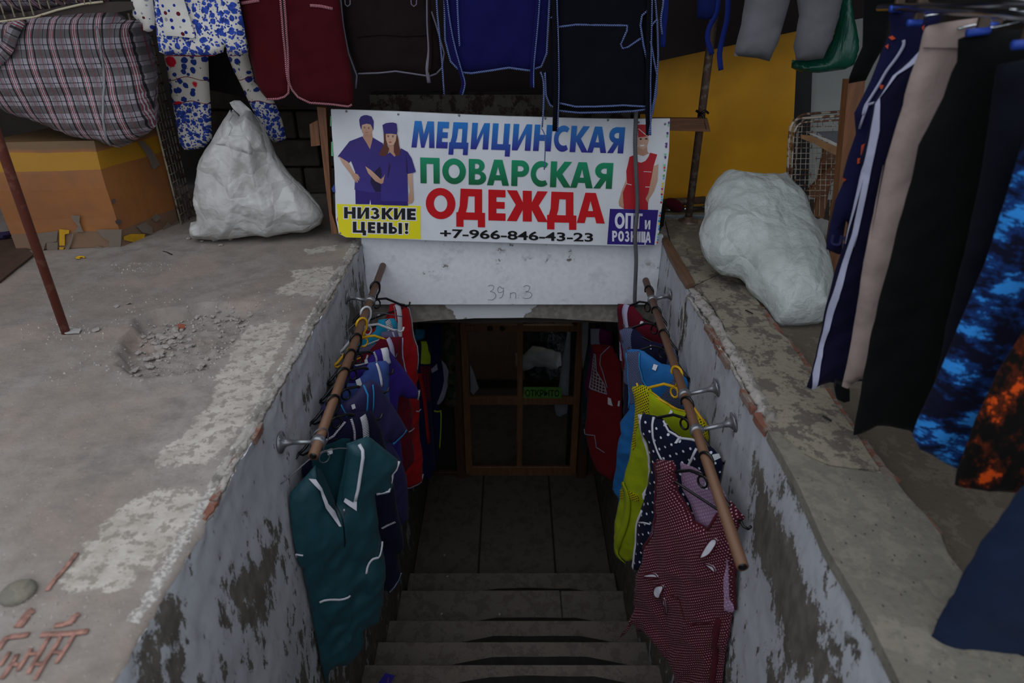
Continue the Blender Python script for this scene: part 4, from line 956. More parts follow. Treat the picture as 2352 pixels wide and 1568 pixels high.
for L_, lab, nm in ((RL, 'brown metal clothes rail along the left trench wall', 'left'), (RR, 'brown metal clothes rail along the right trench wall', 'right')):
    r = empty('clothes_rail', tuple(L_[0]), lab, 'clothes rail'); tube('rod', M['rail'], [L_[0], L_[0].lerp(L_[1], .5), L_[1]], .0155, r, 14)
    d = (L_[1]-L_[0]).normalized(); tube('end_opening', M['black'], [L_[0]-d*.0006, L_[0]+d*.002], .011, r, 12); rails.append(r)
for (px, s_, lab) in (((645,1016), -1, 'steel bracket holding the near end of the left rail'), ((798,681), -1, 'steel bracket at the far end of the left rail, by the white panel'),
                      ((1540,676), 1, 'steel bracket at the far end of the right rail'), ((1646,890), 1, 'paint-flecked steel bracket above the other near one on the right rail'), ((1686,970), 1, 'bare steel bracket nearest the viewer on the right rail')):
    fl = atX(px[0], px[1], .697*s_); L_ = RL if s_ < 0 else RR; rp = railp(L_, fl.y)
    b, t = bracket(px, s_, (rp.x, 0, rp.z)); tag(b, lab, 'bracket', 'rail brackets')
    d = (L_[1]-L_[0]).normalized(); lathe('ring', M['steel'], [(.0162, -.012), (.021, -.010), (.022, 0), (.021, .010), (.0162, .012)], align(rp, d), b, 16)
M['yellow_plastic'] = plain('yellow_plastic', lin('#c99a10'), .4); M['white_plastic'] = plain('white_plastic', lin('#b9bac0'), .4); M['wire'] = plain('thin_wire', lin('#6a6a70'), .4, .6)
M['tag'] = plain('paper_tag', lin('#c8ccd4'), .7)
def hanger(rp, u, mat, lab, cat='hanger', hl=.145, drop=.075, r=.0055, bar=True, ends=True, grp='plastic hangers on the rails'):
    u = V(u).normalized(); Z = V((0, 0, 1)); h = empty('clothes_hanger', tuple(rp), lab, cat, grp)
    pts = [rp+u*(-.024*cos(a))+Z*(.024*sin(a)) for a in [R(x) for x in range(-35, 200, 20)]]
    pts += [rp+u*.020+Z*-.026, rp+u*.006+Z*-.042, rp+Z*-.060]
    tube('hook', mat, pts, r*.85, h, 8)
    ap = rp+Z*-.060; Lp = ap-u*hl-Z*drop; Rp = ap+u*hl-Z*drop
    tube('shoulder_bar', mat, [Lp, Lp+Z*.008+u*.02, ap-u*.05-Z*.012, ap, ap+u*.05-Z*.012, Rp+Z*.008-u*.02, Rp], r, h, 8)
    if bar: tube('trouser_bar', mat, [Lp, Lp-Z*.012+u*.012, Rp-Z*.012-u*.012, Rp], r*.8, h, 6)
    if ends:
        for e, s_ in ((Lp, -1), (Rp, 1)):
            tube('end_hook', mat, [e, e+u*s_*.012-Z*.012, e+u*s_*.028-Z*.010, e+u*s_*.034+Z*.004], r*.8, h, 6)
    c = ap-Z*.024; tube('ring', mat, [c+u*.017*cos(a)+Z*.020*sin(a) for a in [k*pi/6 for k in range(12)]], r*.7, h, 6, True)
    return h
uL = (.72, .69, 0); uR = (.62, -.785, 0)
rope = fab('candy_rope_white', lin('#d9dbe4'), 'rope', lin('#22222e'), (.006, 0)); rope_red = fab('candy_rope_red', lin('#caa3a8'), 'rope', lin('#6a1722'), (.006, 0)); rope_blue = fab('candy_rope_blue', lin('#a9b4dc'), 'rope', lin('#1b2460'), (.006, 0))
white_cl = fab('white_tape', lin('#c9cad4')); lilac_cl = fab('pale_lilac_tape', lin('#a8a3c0'))
def garment(name, lab, cat, mat, px, rp, u, seed, off=.0, folds_=(.018, 32), grp=None, infl=.02, R_=.06, bottomgrow=1.0, horiz=.15, clampw=True, res=.014, body='body', smooth=0, binfl=.02):
    g = empty(name, tuple(rp), lab, cat, grp)
    S_ = Surf((rp[0], rp[1], rp[2]), u, (0, 0, -1), folds(folds_[0], folds_[1], seed, bottomgrow, horiz), (-.688, .688) if clampw else None)
    panel(body, mat, px, S_, g, off=off, infl=infl, binfl=binfl, R_=R_, res=res, smooth=smooth)
    return g, S_
def Lrp(y): return railp(RL, y)
def Rrp(y): return railp(RR, y)
def label_tag(px, S_, g, w=.016, off=.03):
    a, b = S_.loc(px); panel('size_tag', M['tag'], [(a-w*.4, b-w*.5), (a+w*.4, b-w*.5), (a+w*.4, b+w*.5), (a-w*.4, b+w*.5)], S_, g, off=off, thick=.001, res=.05, local=True)
# --- left rail, far to near
red_f = fab('bright_red_twill', lin('#9c1017'), rough=.75, satin=.1); mar_f = fab('maroon_twill', lin('#571020')); vio_f = fab('violet_twill', lin('#2f1f72')); blu_f = fab('steel_blue_cotton', lin('#364a86')); ind_f = fab('indigo_satin', lin('#27244e'), rough=.6, satin=.15); nav_f = fab('navy_cotton', lin('#12132b')); teal_f = fab('teal_twill', lin('#113f49'), rough=.55, satin=.3); teal_in = fab('teal_lining', lin('#10363e')); cyan_f = fab('cyan_cotton', lin('#1f86ab')); grey_f = fab('lavender_grey', lin('#5b5874'))
g, S_ = garment('work_dress', 'bright red work dress with white lace stripe, farthest on left rail', 'dress', red_f, [(896,698),(923,696),(937,706),(943,730),(948,768),(957,795),(959,850),(962,930),(966,1000),(970,1080),(964,1105),(940,1120),(900,1115),(860,1080),(815,980),(792,800),(798,778),(818,752),(850,760),(880,742),(890,720)], Lrp(2.80), uL, 1)
ribbon('lace_stripe', white_cl, [(909,697),(911,715),(912,745),(913,800)], S_, g, .026, .024); ribbon('rope_edge', rope_red, [(900,699),(902,720),(901,745)], S_, g, .005, .026); trim('rope_edge', rope, [(926,697),(937,707),(944,730),(949,768),(957,795),(959,850)], S_, g, .003, .004, 1); trim('hem_piping', lilac_cl, [(968,1085),(964,1105),(940,1120),(905,1117)], S_, g, .004, .004)
trim('pocket_edge', lilac_cl, cM(175,925, 200,930, 220,910), S_, g, .003, .03); label_tag((866,723), S_, g)
g, S_ = garment('apron', 'cyan apron with white lace stripe hidden behind the grey apron', 'apron', cyan_f, [(870,734),(905,731),(913,742),(915,800),(920,1000),(850,1000),(815,880),(805,800),(818,790),(845,775),(862,760)], Lrp(2.63), uL, 2)
ribbon('lace_stripe', rope, [(887,733),(890,760),(893,790)], S_, g, .03, .024)
g, S_ = garment('apron', 'lavender-grey apron on the white hanger of the left rail', 'apron', grey_f, [(877,763),(909,757),(916,775),(920,1020),(850,1020),(812,900),(806,840),(825,800),(860,790),(872,780)], Lrp(2.53), uL, 3)
trim('piping', lilac_cl, [(898,760),(900,790),(903,830)], S_, g, .004, .024)
g, S_ = garment('apron', 'maroon apron with white stripe on the yellow hanger at left', 'apron', mar_f, [(873,776),(923,773),(924,821),(931,853),(939,901),(946,940),(950,1060),(930,1085),(860,1080),(805,1000),(772,880),(772,862),(795,835),(820,822),(850,805),(864,790)], Lrp(2.43), uL, 4)
ribbon('lace_stripe', lilac_cl, [(889,775),(893,800),(896,830)], S_, g, .022, .024); trim('piping', lilac_cl, [(922,774),(924,821),(931,853),(939,901)], S_, g, .003, .004)
trim('pocket_edge', lilac_cl, cI(1170,1522, 1200,1512, 1232,1500), S_, g, .003, .004)
g, S_ = garment('work_smock', 'violet smock with wide sleeve and lace-edged shoulder stripe', 'smock', vio_f, [(858,806),(888,796),(900,812),(930,850),(961,896),(960,916),(935,914),(918,909),(912,940),(925,1060),(915,1075),(830,1070),(780,1000),(752,940),(770,885),(800,855),(812,838),(840,832),(852,818)], Lrp(2.30), uL, 5)
ribbon('lace_stripe', white_cl, [(879,797),(879,815),(883,832)], S_, g, .03, .024); trim('rope_edge', rope, [(857,806),(859,820),(857,835)], S_, g, .004, .024, 1); trim('rope_edge', rope, [(813,838),(835,834),(845,815)], S_, g, .004, .02, 1); trim('sleeve_edge', rope, [(962,895),(962,906),(959,917)], S_, g, .004, .004, 1); label_tag((838,828), S_, g)
g, S_ = garment('work_dress', 'steel blue dress with white strip at the shoulder', 'dress', blu_f, [(848,833),(885,828),(893,835),(892,888),(897,960),(902,1060),(820,1060),(770,1000),(748,930),(765,900),(790,880),(815,880),(835,862)], Lrp(2.18), uL, 6)
ribbon('piping', white_cl, [(862,832),(866,855),(869,882)], S_, g, .010, .024); label_tag((819,875), S_, g, .026)
g, S_ = garment('work_tunic', 'dark indigo satin tunic with sky blue piping and sleeve band', 'tunic', ind_f, [(831,881),(850,872),(866,878),(885,905),(910,945),(934,984),(900,1019),(892,1010),(905,1030),(922,1057),(932,1090),(937,1130),(939,1193),(919,1207),(900,1195),(840,1180),(780,1100),(745,1000),(737,940),(752,915),(775,905),(790,925),(810,910)], Lrp(2.05), uL, 7, folds_=(.016, 30))
skyb = fab('sky_blue_band', lin('#2f7fb8'))
trim('piping', skyb, [(831,881),(835,900),(834,930),(832,948)], S_, g, .004, .026); trim('piping', skyb, [(849,878),(848,910),(847,940)], S_, g, .003, .026); ribbon('sleeve_band', skyb, [(932,985),(916,1003),(900,1018)], S_, g, .018, .006); trim('piping', skyb, [(778,925),(787,945),(792,960)], S_, g, .003, .02); label_tag((803,927), S_, g)
g, S_ = garment('work_dress', 'navy dress edged with rickrack just behind the teal coat', 'dress', nav_f, [(800,957),(820,948),(848,943),(858,948),(875,985),(890,1040),(905,1100),(915,1180),(926,1228),(928,1259),(912,1272),(921,1313),(892,1356),(860,1350),(780,1300),(720,1200),(684,1115),(682,1080),(700,1062),(735,1040),(750,1010),(770,1010),(785,985)], Lrp(1.88), uL, 8, folds_=(.014, 30))
ribbon('lace_stripe', rope, [(828,950),(831,975),(833,1010)], S_, g, .026, .024); trim('rope_edge', rope, [(803,958),(806,985),(805,1010)], S_, g, .004, .024, 1); trim('rope_edge', rope, [(745,1010),(765,1000),(793,968)], S_, g, .004, .02, 1); trim('pocket_edge', rope, cJ(640,635, 680,618, 723,598), S_, g, .004, .012, 1)
panel('shoulder_patch', white_cl, [(713,1050),(727,1038),(731,1050),(724,1066)], S_, g, off=.026); trim('hem_piping', rope_blue, [(921,1313),(912,1330),(892,1356)], S_, g, .003, .004, 1)
# teal coat
rp = Lrp(1.70); S_ = Surf((-.545, 1.735, -.2), (.8, .6, 0), (0, 0, -1), folds(.030, 24, 12, .9, .10), (-.688, .688)); g = empty('work_coat', tuple(rp), 'teal short-sleeved work coat with white-edged collar, nearest on left rail', 'coat')
panel('back_panel', teal_in, cJ(275,285, 300,240, 340,205, 400,180, 460,150, 500,150, 470,350, 420,560, 360,560, 300,420), S_, g, off=-.035)
panel('body', teal_f, cJ(455,150, 515,125, 570,107, 600,118, 680,183, 762,248, 745,300, 718,325, 722,365, 730,385, 705,430, 690,445, 655,450, 620,443, 632,560, 645,640, 665,740, 682,830, 684,930, 672,1080, 640,1180, 600,1215, 560,1243, 545,1240, 552,1300, 535,1360, 500,1400, 400,1460, 365,1490, 352,1600, 330,1620, 300,1530, 270,1380, 240,1240, 215,1080, 200,950, 190,880, 150,875, 120,830, 92,740, 88,530, 110,470, 160,410, 215,345, 270,280, 300,330, 345,420, 378,520, 395,500, 415,400, 440,260), S_, g, infl=.035, binfl=.03, R_=.09, res=.013)
panel('collar', teal_f, cJ(452,150, 500,126, 520,138, 505,260, 485,380, 468,492, 440,485, 410,465, 425,360, 445,240), S_, g, off=.050, thick=.006)
trim('collar_piping', white_cl, cJ(505,130, 512,150, 500,260, 480,370, 465,440), S_, g, .006, .054); panel('collar_tip', white_cl, cJ(412,462, 420,440, 455,452, 466,415, 472,440, 468,492), S_, g, off=.055)
panel('collar', teal_in, cJ(270,282, 300,300, 340,390, 375,480, 382,580, 350,530, 300,440, 262,350), S_, g, off=.044, thick=.005)
panel('collar_band', white_cl, cJ(218,343, 250,333, 285,385, 318,470, 362,520, 384,588, 372,590, 340,545, 300,490, 272,395), S_, g, off=.048)
trim('zip', M['black'], cJ(385,500, 400,560, 405,640, 412,720), S_, g, .002, .037); lathe('zip_pull', M['steel'], [(.003, 0), (.005, .006), (.002, .022)], align(S_.P(cJ(398,485)[0], .05), (0, -.1, -1)), g, 8)
trim('sleeve_piping', white_cl, cJ(760,250, 742,300, 718,322, 722,350, 680,405, 622,440), S_, g, .005, .012); trim('sleeve_piping', white_cl, cJ(108,822, 112,800, 135,785, 172,775), S_, g, .006, .02)
panel('pocket', teal_f, cJ(272,1055, 330,1025, 400,1025, 440,1000, 450,1090, 445,1170, 370,1205, 300,1165), S_, g, off=.036, thick=.004, infl=.006); trim('pocket_piping', white_cl, cJ(272,1055, 310,1033, 380,1028, 440,998), S_, g, .005, .046, smooth=3)
panel('pocket', teal_f, cJ(545,875, 575,803, 630,785, 658,720, 672,840, 665,960, 600,1010, 545,1000), S_, g, off=.030, thick=.004, infl=.006); trim('pocket_piping', white_cl, cJ(542,880, 558,835, 585,800, 630,785, 658,720), S_, g, .005, .042, smooth=3)
label_tag(cJ(372,218)[0], S_, g, .02, -.02)
for y, m, lab in ((2.78, 'black', 'black hanger of the red dress, farthest on left rail'), (2.43, 'yellow_plastic', 'yellow hanger of the maroon apron on left rail'), (2.53, 'white_plastic', 'white hanger of the grey apron on left rail'), (2.30, 'black', 'black hanger of the violet smock'), (2.18, 'black', 'black hanger of the steel blue dress'), (2.05, 'black', 'black hanger of the indigo tunic'), (1.88, 'black', 'black hanger of the navy rickrack dress')):
    hanger(Lrp(y)+V((0, 0, .0)), uL, M[m], lab)
for y, lab in ((2.64, 'thin wire hanger of the cyan apron'), (1.70, 'thin wire hanger of the teal coat at the left rail end')): hanger(Lrp(y), (.8, .6, 0), M['wire'], lab, r=.0022, bar=False, ends=False, drop=.06, hl=.15)
# --- right rail, far to near
knit_f = fab('navy_white_knit', lin('#1c2340'), 'knit', lin('#8d97bd'), (.008, 0)); blue_f = fab('azure_satin', lin('#1f63a3'), rough=.6, satin=.12); lime_f = fab('lime_cotton', lin('#8f9d12')); mesh_f = fab('yellow_perforated', lin('#b3a80c'), 'dots', lin('#1d1f0a'), (.013, .0030)); polka_f = fab('navy_polka', lin('#10152b'), 'dots', lin('#c8ccd8'), (.050, .0048)); plum_f = fab('plum_dotted', lin('#431421'), 'dots', lin('#b08c96'), (.0125, .0018), bs=.5); plum_in = fab('plum_inside', lin('#866a86'), 'dots', lin('#a992ab'), (.0150, .0022)); navy2 = fab('dark_navy', lin('#171833')); plum_e = fab('plum_binding', lin('#4a1522'))
g, S_ = garment('apron', 'maroon apron with white stripe, farthest on the right rail', 'apron', mar_f, cK(485,342, 505,322, 600,325, 640,345, 700,420, 760,480, 830,520, 880,560, 960,570, 1040,665, 1010,900, 930,1300, 700,1500, 560,1500, 530,1000, 505,650), Rrp(2.84), uR, 21)
ribbon('stripe', lilac_cl, cK(583,323, 585,400, 600,500, 608,600), S_, g, .034, .024); panel('patch', lilac_cl, cK(505,680, 540,690, 556,850, 515,848), S_, g, off=.024); label_tag(cK(745,490)[0], S_, g)
g, S_ = garment('apron', 'navy apron with speckled knit shoulder panels', 'apron', navy2, cK(515,565, 560,548, 640,545, 700,600, 760,660, 880,690, 960,700, 1060,770, 1140,830, 1130,1000, 1000,1600, 560,1600, 545,1300, 555,1060, 560,850, 535,700), Rrp(2.62), uR, 22)
panel('knit_panel', knit_f, cK(517,567, 560,550, 640,547, 655,740, 640,1068, 600,1072, 556,1050, 562,850, 538,650), S_, g, off=.022); panel('knit_panel', knit_f, cK(1010,712, 1060,765, 1138,833, 1110,880, 1080,860, 970,930), S_, g, off=.022); label_tag(cK(838,716)[0], S_, g)
g, S_ = garment('apron', 'azure blue apron with speckled knit shoulder strap', 'apron', blue_f, cK(585,757, 610,748, 722,752, 760,790, 820,830, 900,890, 1030,910, 1120,970, 1170,1040, 1210,1075, 1200,1160, 1050,1480)+cL(190,620, 110,600, 95,500, 62,460, 92,300, 102,190, 122,130, 108,75, 160,0)+cK(590,1280, 612,1230, 600,950), Rrp(2.41), uR, 23)
panel('knit_panel', knit_f, cK(602,768, 715,762, 722,850, 745,980, 790,1090, 850,1180, 760,1200, 640,1262, 622,1240, 610,950), S_, g, off=.022); panel('knit_panel', knit_f, cK(1060,1000, 1120,1060, 1140,1150, 1100,1300, 1000,1290, 920,1200, 985,1120), S_, g, off=.022)
trim('piping', skyb, cK(725,770, 735,900, 765,1020, 830,1120, 860,1170), S_, g, .004, .026); trim('piping', skyb, cK(592,775, 600,1000, 612,1200, 610,1300), S_, g, .004, .024); label_tag(cK(875,906)[0], S_, g, .022)
g, S_ = garment('apron', 'lime yellow apron with perforated strap on the yellow hanger', 'apron', lime_f, cK(628,1105, 720,1090, 800,1112, 815,1150, 900,1225, 1010,1295, 1170,1345, 1260,1385, 1350,1460, 1420,1540)+cL(680,160, 672,195, 650,205, 560,190, 440,380, 330,650, 240,830, 190,860, 160,873, 88,825, 80,680, 100,560, 118,460, 165,285, 185,160, 200,60)+cK(655,1190), Rrp(2.12), uR, 24, folds_=(.014, 28))
panel('mesh_panel', mesh_f, cK(632,1107, 720,1092, 798,1113, 812,1200, 825,1350, 760,1380, 700,1500, 690,1650, 655,1700, 650,1500, 660,1200), S_, g, off=.022); panel('mesh_panel', mesh_f, cK(1262,1388, 1350,1462, 1420,1545, 1440,1620, 1330,1620, 1270,1500), S_, g, off=.022); panel('mesh_band', mesh_f, cL(115,455, 180,450, 235,480, 238,515, 180,500, 112,500), S_, g, off=.024)
ribbon('tie', lime_f, cL(150,400, 175,460, 180,540, 165,640, 130,740, 112,790, 130,850, 155,872), S_, g, .032, .030); trim('piping', M['yellow_plastic'], cK(812,1145, 900,1225, 1010,1297, 1165,1343), S_, g, .003, .016); label_tag(cK(1030,1332)[0], S_, g)
g, S_ = garment('apron', 'navy apron with white polka dots and white edges', 'apron', polka_f, cL(217,27, 245,25, 310,35, 360,60, 400,115, 460,155, 560,178, 600,190, 650,230, 720,310, 700,420, 520,700, 300,900, 205,918, 193,900, 202,780, 212,650, 240,530, 238,480, 268,440, 285,340, 262,180, 230,110), Rrp(1.92), uR, 25, folds_=(.018, 28))
panel('edge_band', white_cl, cL(217,27, 243,26, 262,160, 286,300, 282,380, 268,450, 255,515, 242,510, 244,480, 268,430, 272,350, 255,220, 232,120), S_, g, off=.022)
for q, r_ in ((cL(312,38, 330,180, 350,230, 385,290), .005), (cL(362,62, 400,118, 465,158, 556,176), .005), (cL(570,212, 545,270, 508,335), .005), (cL(236,636, 270,636, 302,646), .004), (cL(250,570, 222,640, 208,760, 202,912), .005)): trim('white_piping', white_cl, q, S_, g, r_, .023)
panel('size_tag', M['tag'], cL(455,150, 468,150, 462,180, 448,178), S_, g, off=.026); panel('patch', M['tag'], cL(655,250, 680,250, 690,275, 668,283), S_, g, off=.02)
rp = Rrp(1.62); S_ = Surf((.585, 1.62, -.25), (.618, -.786, 0), (0, 0, -1), folds(.026, 30, 31, .9, .12), (-.688, .688)); g = empty('apron', tuple(rp), 'plum apron with fine white dots, nearest on the right rail', 'apron')
panel('back_panel', plum_in, cL(425,325, 500,365, 560,408, 610,440, 670,482, 705,560, 690,620, 640,720, 520,700, 430,480), S_, g, off=-.03)
panel('body', plum_f, cL(312,292, 420,292, 432,330, 440,470, 490,570, 530,640, 580,662, 625,680, 650,640, 680,590, 720,560, 740,525, 825,620, 800,660, 760,740, 765,850, 765,950, 772,1090, 800,1145, 775,1170, 768,1300, 750,1420, 755,1568, 760,1760, 400,1760, 420,1568, 432,1500, 410,1440, 345,1395, 330,1345, 290,1300, 215,1265, 195,1215, 150,1280, 85,1330, 160,1230, 185,1130, 190,1040, 210,940, 250,870, 255,785, 310,700, 330,600, 325,450), S_, g, infl=.028, binfl=.02, R_=.07, res=.012)
for q, r_ in ((cL(430,320, 440,470, 490,570, 530,640, 580,662, 625,680, 655,640, 680,590), .005), (cL(316,300, 328,450, 332,600, 312,700, 256,785), .005), (cL(215,1265, 290,1300, 330,1345, 345,1395, 410,1440, 432,1500), .004), (cL(765,780, 768,950, 775,1090, 802,1145), .005), (cL(430,1040, 480,1060, 540,1190, 600,1205, 665,1190), .003)): trim('binding', plum_e, q, S_, g, r_, .016)
trim('binding', plum_e, cL(700,1180, 680,1350, 672,1568, 670,1700), S_, g, .012, .03)
for q in (cL(620,812, 640,760, 665,722, 695,718, 699,748, 670,795, 640,812), cL(285,925, 310,915, 350,917, 370,932, 330,934), cL(342,1010, 360,982, 395,980, 396,1010, 375,1052, 350,1045), cL(640,850, 680,873, 692,908, 665,885), cL(399,1058, 408,1066, 402,1147, 391,1140)):
    panel('white_patch', white_cl, q, S_, g, off=.033, smooth=3); trim('binding', plum_e, q, S_, g, .0025, .035, closed=True, smooth=3)
panel('side_lining', plum_in, cL(742,840, 752,1000, 758,1080, 788,1136, 768,1152, 738,1130, 726,1000), S_, g, off=.026); panel('side_lining', plum_in, cL(326,520, 331,600, 318,700, 262,775, 300,690, 318,600), S_, g, off=.026)
panel('size_tag', M['tag'], cL(572,438, 586,445, 584,476, 570,468), S_, g, off=-.02)
for y, m, lab in ((2.84, 'black', 'black hanger farthest on the right rail'), (2.62, 'black', 'black hanger of the knit-shouldered navy apron'), (2.41, 'black', 'black hanger of the azure apron'), (2.12, 'yellow_plastic', 'yellow hanger of the lime apron on the right rail'), (1.92, 'black', 'black hanger of the polka dot apron'), (1.62, 'black', 'black hanger of the plum apron')):
    hanger(Rrp(y), uR, M[m], lab)
# ------------------------------------------------------------------ clothes hung above the sign
YT = 2.85
def line_z(Y): return atY(1176, -190, Y).z
ln = empty('clothes_line', (0, YT, line_z(YT)), 'taut line above the frame holding the hanging uniforms', 'line')
tube('cord', M['rust_pipe'], [(-1.9, YT, line_z(YT)), (2.3, YT, line_z(YT))], .008, ln); tube('cord', M['rust_pipe'], [(-2.1, 3.28, line_z(3.28)), (-1.0, 3.28, line_z(3.28))], .008, ln)
def hung(name, lab, cat, mat, px, Y, seed, folds_=(.014, 26), yaw=0, grp=None, infl=.015, off=0, res=.018, binfl=.015, R_=.05, smooth=0, horiz=.08):
    g = empty(name, tuple(atY(px[0][0], px[0][1], Y)), lab, cat, grp)
    S_ = Surf((0, Y, 1.3), (cos(yaw), sin(yaw), 0), (0, 0, -1), folds(folds_[0], folds_[1], seed, .5, horiz))
    panel('body', mat, px, S_, g, infl=infl, binfl=binfl, R_=R_, res=res, off=off, smooth=smooth); return g, S_
gown_f = fab('wine_red_cotton', lin('#400a12')); brown_f = fab('dark_brown_satin', lin('#1a1010'), rough=.8, satin=.0); royal_f = fab('royal_blue_cotton', lin('#13124c')); black_f = fab('black_navy_cotton', lin('#0b0c15')); piping_br = fab('grey_binding', lin('#6f6c7a')); lightrope = fab('candy_rope_light', lin('#7f93cf'), 'rope', lin('#101430'), (.007, 0)); pinkrope = fab('candy_rope_pink', lin('#c28a93'), 'rope', lin('#4c0f1a'), (.007, 0))
g, S_ = hung('work_coat', 'wine red coat with pink striped zip edging hanging left above the sign', 'coat', gown_f, cB(-20,-420, 520,-420, 550,0, 590,250, 625,450, 626,545, 600,562, 500,550, 400,541, 335,510, 300,470, 289,440, 284,490, 262,512, 230,522, 170,524, 135,480, 110,430, 72,250, 20,0), YT, 41, folds_=(.020, 22))
for q in (cB(250,-300, 250,0, 262,180, 275,350, 287,440, 284,492, 262,512, 230,522, 170,524), cB(272,-300, 270,0, 280,180, 287,350, 290,440, 302,475, 335,512, 400,542, 500,551, 602,563, 620,552)): trim('rope_edge', pinkrope, q, S_, g, .0045, .018, 1)
for q in (cB(38,18, 80,10, 135,2), cB(402,28, 460,32, 522,46)): ribbon('pocket_edge', pinkrope, q, S_, g, .010, .018)
trim('zip', M['black'], cB(262,-250, 262,0, 272,180, 282,350), S_, g, .003, .016)
g, S_ = hung('work_jacket', 'dark brown satin apron jacket with grey binding above the sign', 'jacket', brown_f, cB(560,-420, 1000,-420, 1022,0, 1058,130, 1108,290, 1092,360, 1070,388, 1030,404, 960,394, 850,378, 760,388, 652,392, 634,340, 600,250, 575,120, 560,0), YT+.06, 42)
for q in (cB(560,0, 572,120, 600,280, 645,400, 640,468), cB(652,390, 760,386, 850,376, 960,392, 1030,402, 1070,388), cB(1040,60, 1068,140, 1108,280, 1095,360, 1070,385)): trim('binding', piping_br, q, S_, g, .0035, .012)
ribbon('tie', piping_br, cB(1022,-150, 1025,120, 1032,260, 1020,360, 1028,438), S_, g, .014, .02)
ribbon('tie', brown_f, cB(1028,-150, 1032,120, 1040,260, 1034,380), S_, g, .012, .024)
trim('pocket_seam', brown_f, cB(650,190, 780,180, 900,188, 1020,182), S_, g, .003, .018)
for x in (600, 950): trim('eyelet_seam', piping_br, cB(x-15,0, x-14,22, x,34, x+14,22, x+14,0), S_, g, .0025, .016)
g, S_ = hung('apron', 'royal blue apron with blue-white striped edging above the sign', 'apron', royal_f, cB(1105,-420, 1660,-420, 1665,0, 1650,280, 1622,352, 1562,373, 1450,360, 1320,378, 1252,388, 1210,384, 1170,358, 1140,322, 1112,210, 1108,0), YT, 43)
trim('rope_edge', lightrope, cB(1108,-200, 1110,0, 1113,210, 1142,325, 1175,358, 1212,384, 1252,388, 1320,378, 1450,358, 1560,373, 1622,353, 1650,282, 1664,0, 1660,-200), S_, g, .0042, .004, 1)
for q in (cB(1115,-200, 1120,0, 1150,200, 1195,370, 1212,440, 1198,500), cB(1606,-200, 1604,0, 1590,180, 1575,340, 1574,462)):
    ribbon('tie', royal_f, q, S_, g, .018, .026); trim('rope_edge', lightrope, [(x+3, y) for x, y in q], S_, g, .003, .030, 1, smooth=3)
for q in (cB(1068,-200, 1070,20, 1082,160, 1098,330, 1109,498), cB(1178,-200, 1180,0, 1186,140, 1192,240)): trim('tie_cord', lightrope, q, S_, g, .0035, .030, 1, smooth=3)
g, S_ = hung('apron', 'black apron with blue-white edging hanging lowest over the sign', 'apron', black_f, cB(1680,-420, 2200,-420, 2225,0, 2236,300, 2228,500, 2200,575, 2100,590, 1820,592, 1715,582, 1660,550, 1640,500, 1640,380, 1668,280, 1672,0), YT, 44)
panel('front_panel', black_f, cB(1700,-200, 2160,-200, 2180,52, 2150,90, 2148,190, 2182,560, 2050,551, 1900,557, 1800,556, 1716,540, 1700,300), S_, g, off=.026, infl=.006)
for q in (cB(1716,540, 1800,557, 1900,558, 2050,551, 2180,560), cB(1640,380, 1645,500, 1665,550, 1715,582, 1820,592, 1960,590, 2100,584, 2200,572, 2226,505, 2236,300, 2232,100), cB(1700,142, 1800,128, 1900,130, 2070,132, 2068,160, 2036,230, 2045,252, 2075,245, 2142,200), cB(2180,52, 2148,80, 2140,130, 2155,230, 2172,305), cB(1672,95, 1696,72)):
    trim('rope_edge', lightrope, q, S_, g, .0040, .030, 1)
for q, w in ((cB(1693,-200, 1690,0, 1697,200, 1700,450, 1694,688), .024), (cB(2190,-200, 2182,200, 2178,450, 2182,640, 2182,708), .020)):
    ribbon('tie', black_f, q, S_, g, w, .042); trim('rope_edge', lightrope, [(x+5, y) for x, y in q], S_, g, .0028, .046, 1, smooth=3)
for q in (cB(1615,375, 1632,430, 1632,560, 1625,668), cB(2200,-150, 2225,90, 2232,300, 2215,500, 2195,640, 2186,706), cB(2190,210, 2212,330, 2228,420, 2205,600), cB(2195,135, 2210,115, 2230,100), cB(2262,-150, 2262,0, 2248,100, 2256,180)): trim('tie_cord', lightrope, q, S_, g, .0036, .040, 1, smooth=3)
trim('tie_cord', lightrope, cB(1622,672, 1632,690, 1640,720, 1640,800, 1636,890), S_, g, .0026, .044, 1, smooth=3)
blues = fab('royal_blue_ribbon', lin('#20307f'))
g, S_ = hung('apron', 'blue apron with long ties hanging beside the steel pole', 'apron', fab('mid_blue_cotton', lin('#17235c')), cE(330,-300, 480,-300, 470,60, 440,110, 380,125, 325,110), 3.15, 45)
for q in (cE(140,-200, 130,60, 118,180, 112,292), cE(470,-200, 450,60, 400,170, 392,250, 420,338), cE(520,-200, 515,80, 485,230, 465,330, 473,434)): ribbon('tie', blues, q, S_, g, .022, .02)
grt = fab('grey_trouser_cloth', lin('#6f6e73')); 
g = empty('trousers', tuple(atY(1800, 0, 3.0)), 'pair of grey trousers whose two legs hang before the yellow board', 'trousers'); S_ = Surf((0, 3.0, 1.3), (1, 0, 0), (0, 0, -1), folds(.012, 24, 46, .6, .5))
panel('leg', grt, cE(640,-300, 930,-300, 905,0, 865,140, 830,260, 775,380, 700,360, 555,345, 560,300, 600,150, 622,0), S_, g, infl=.05, binfl=.05, R_=.07, res=.016); panel('leg', grt, cE(960,-300, 1210,-300, 1225,0, 1200,120, 1170,220, 1130,310, 1105,362, 1000,376, 940,375, 925,290, 960,100, 945,0), S_, g, infl=.05, binfl=.05, R_=.07, res=.016)
tube('waist', grt, [S_.P(p, -.01) for p in cE(640,-300, 780,-320, 960,-320, 1210,-300)], .035, g)
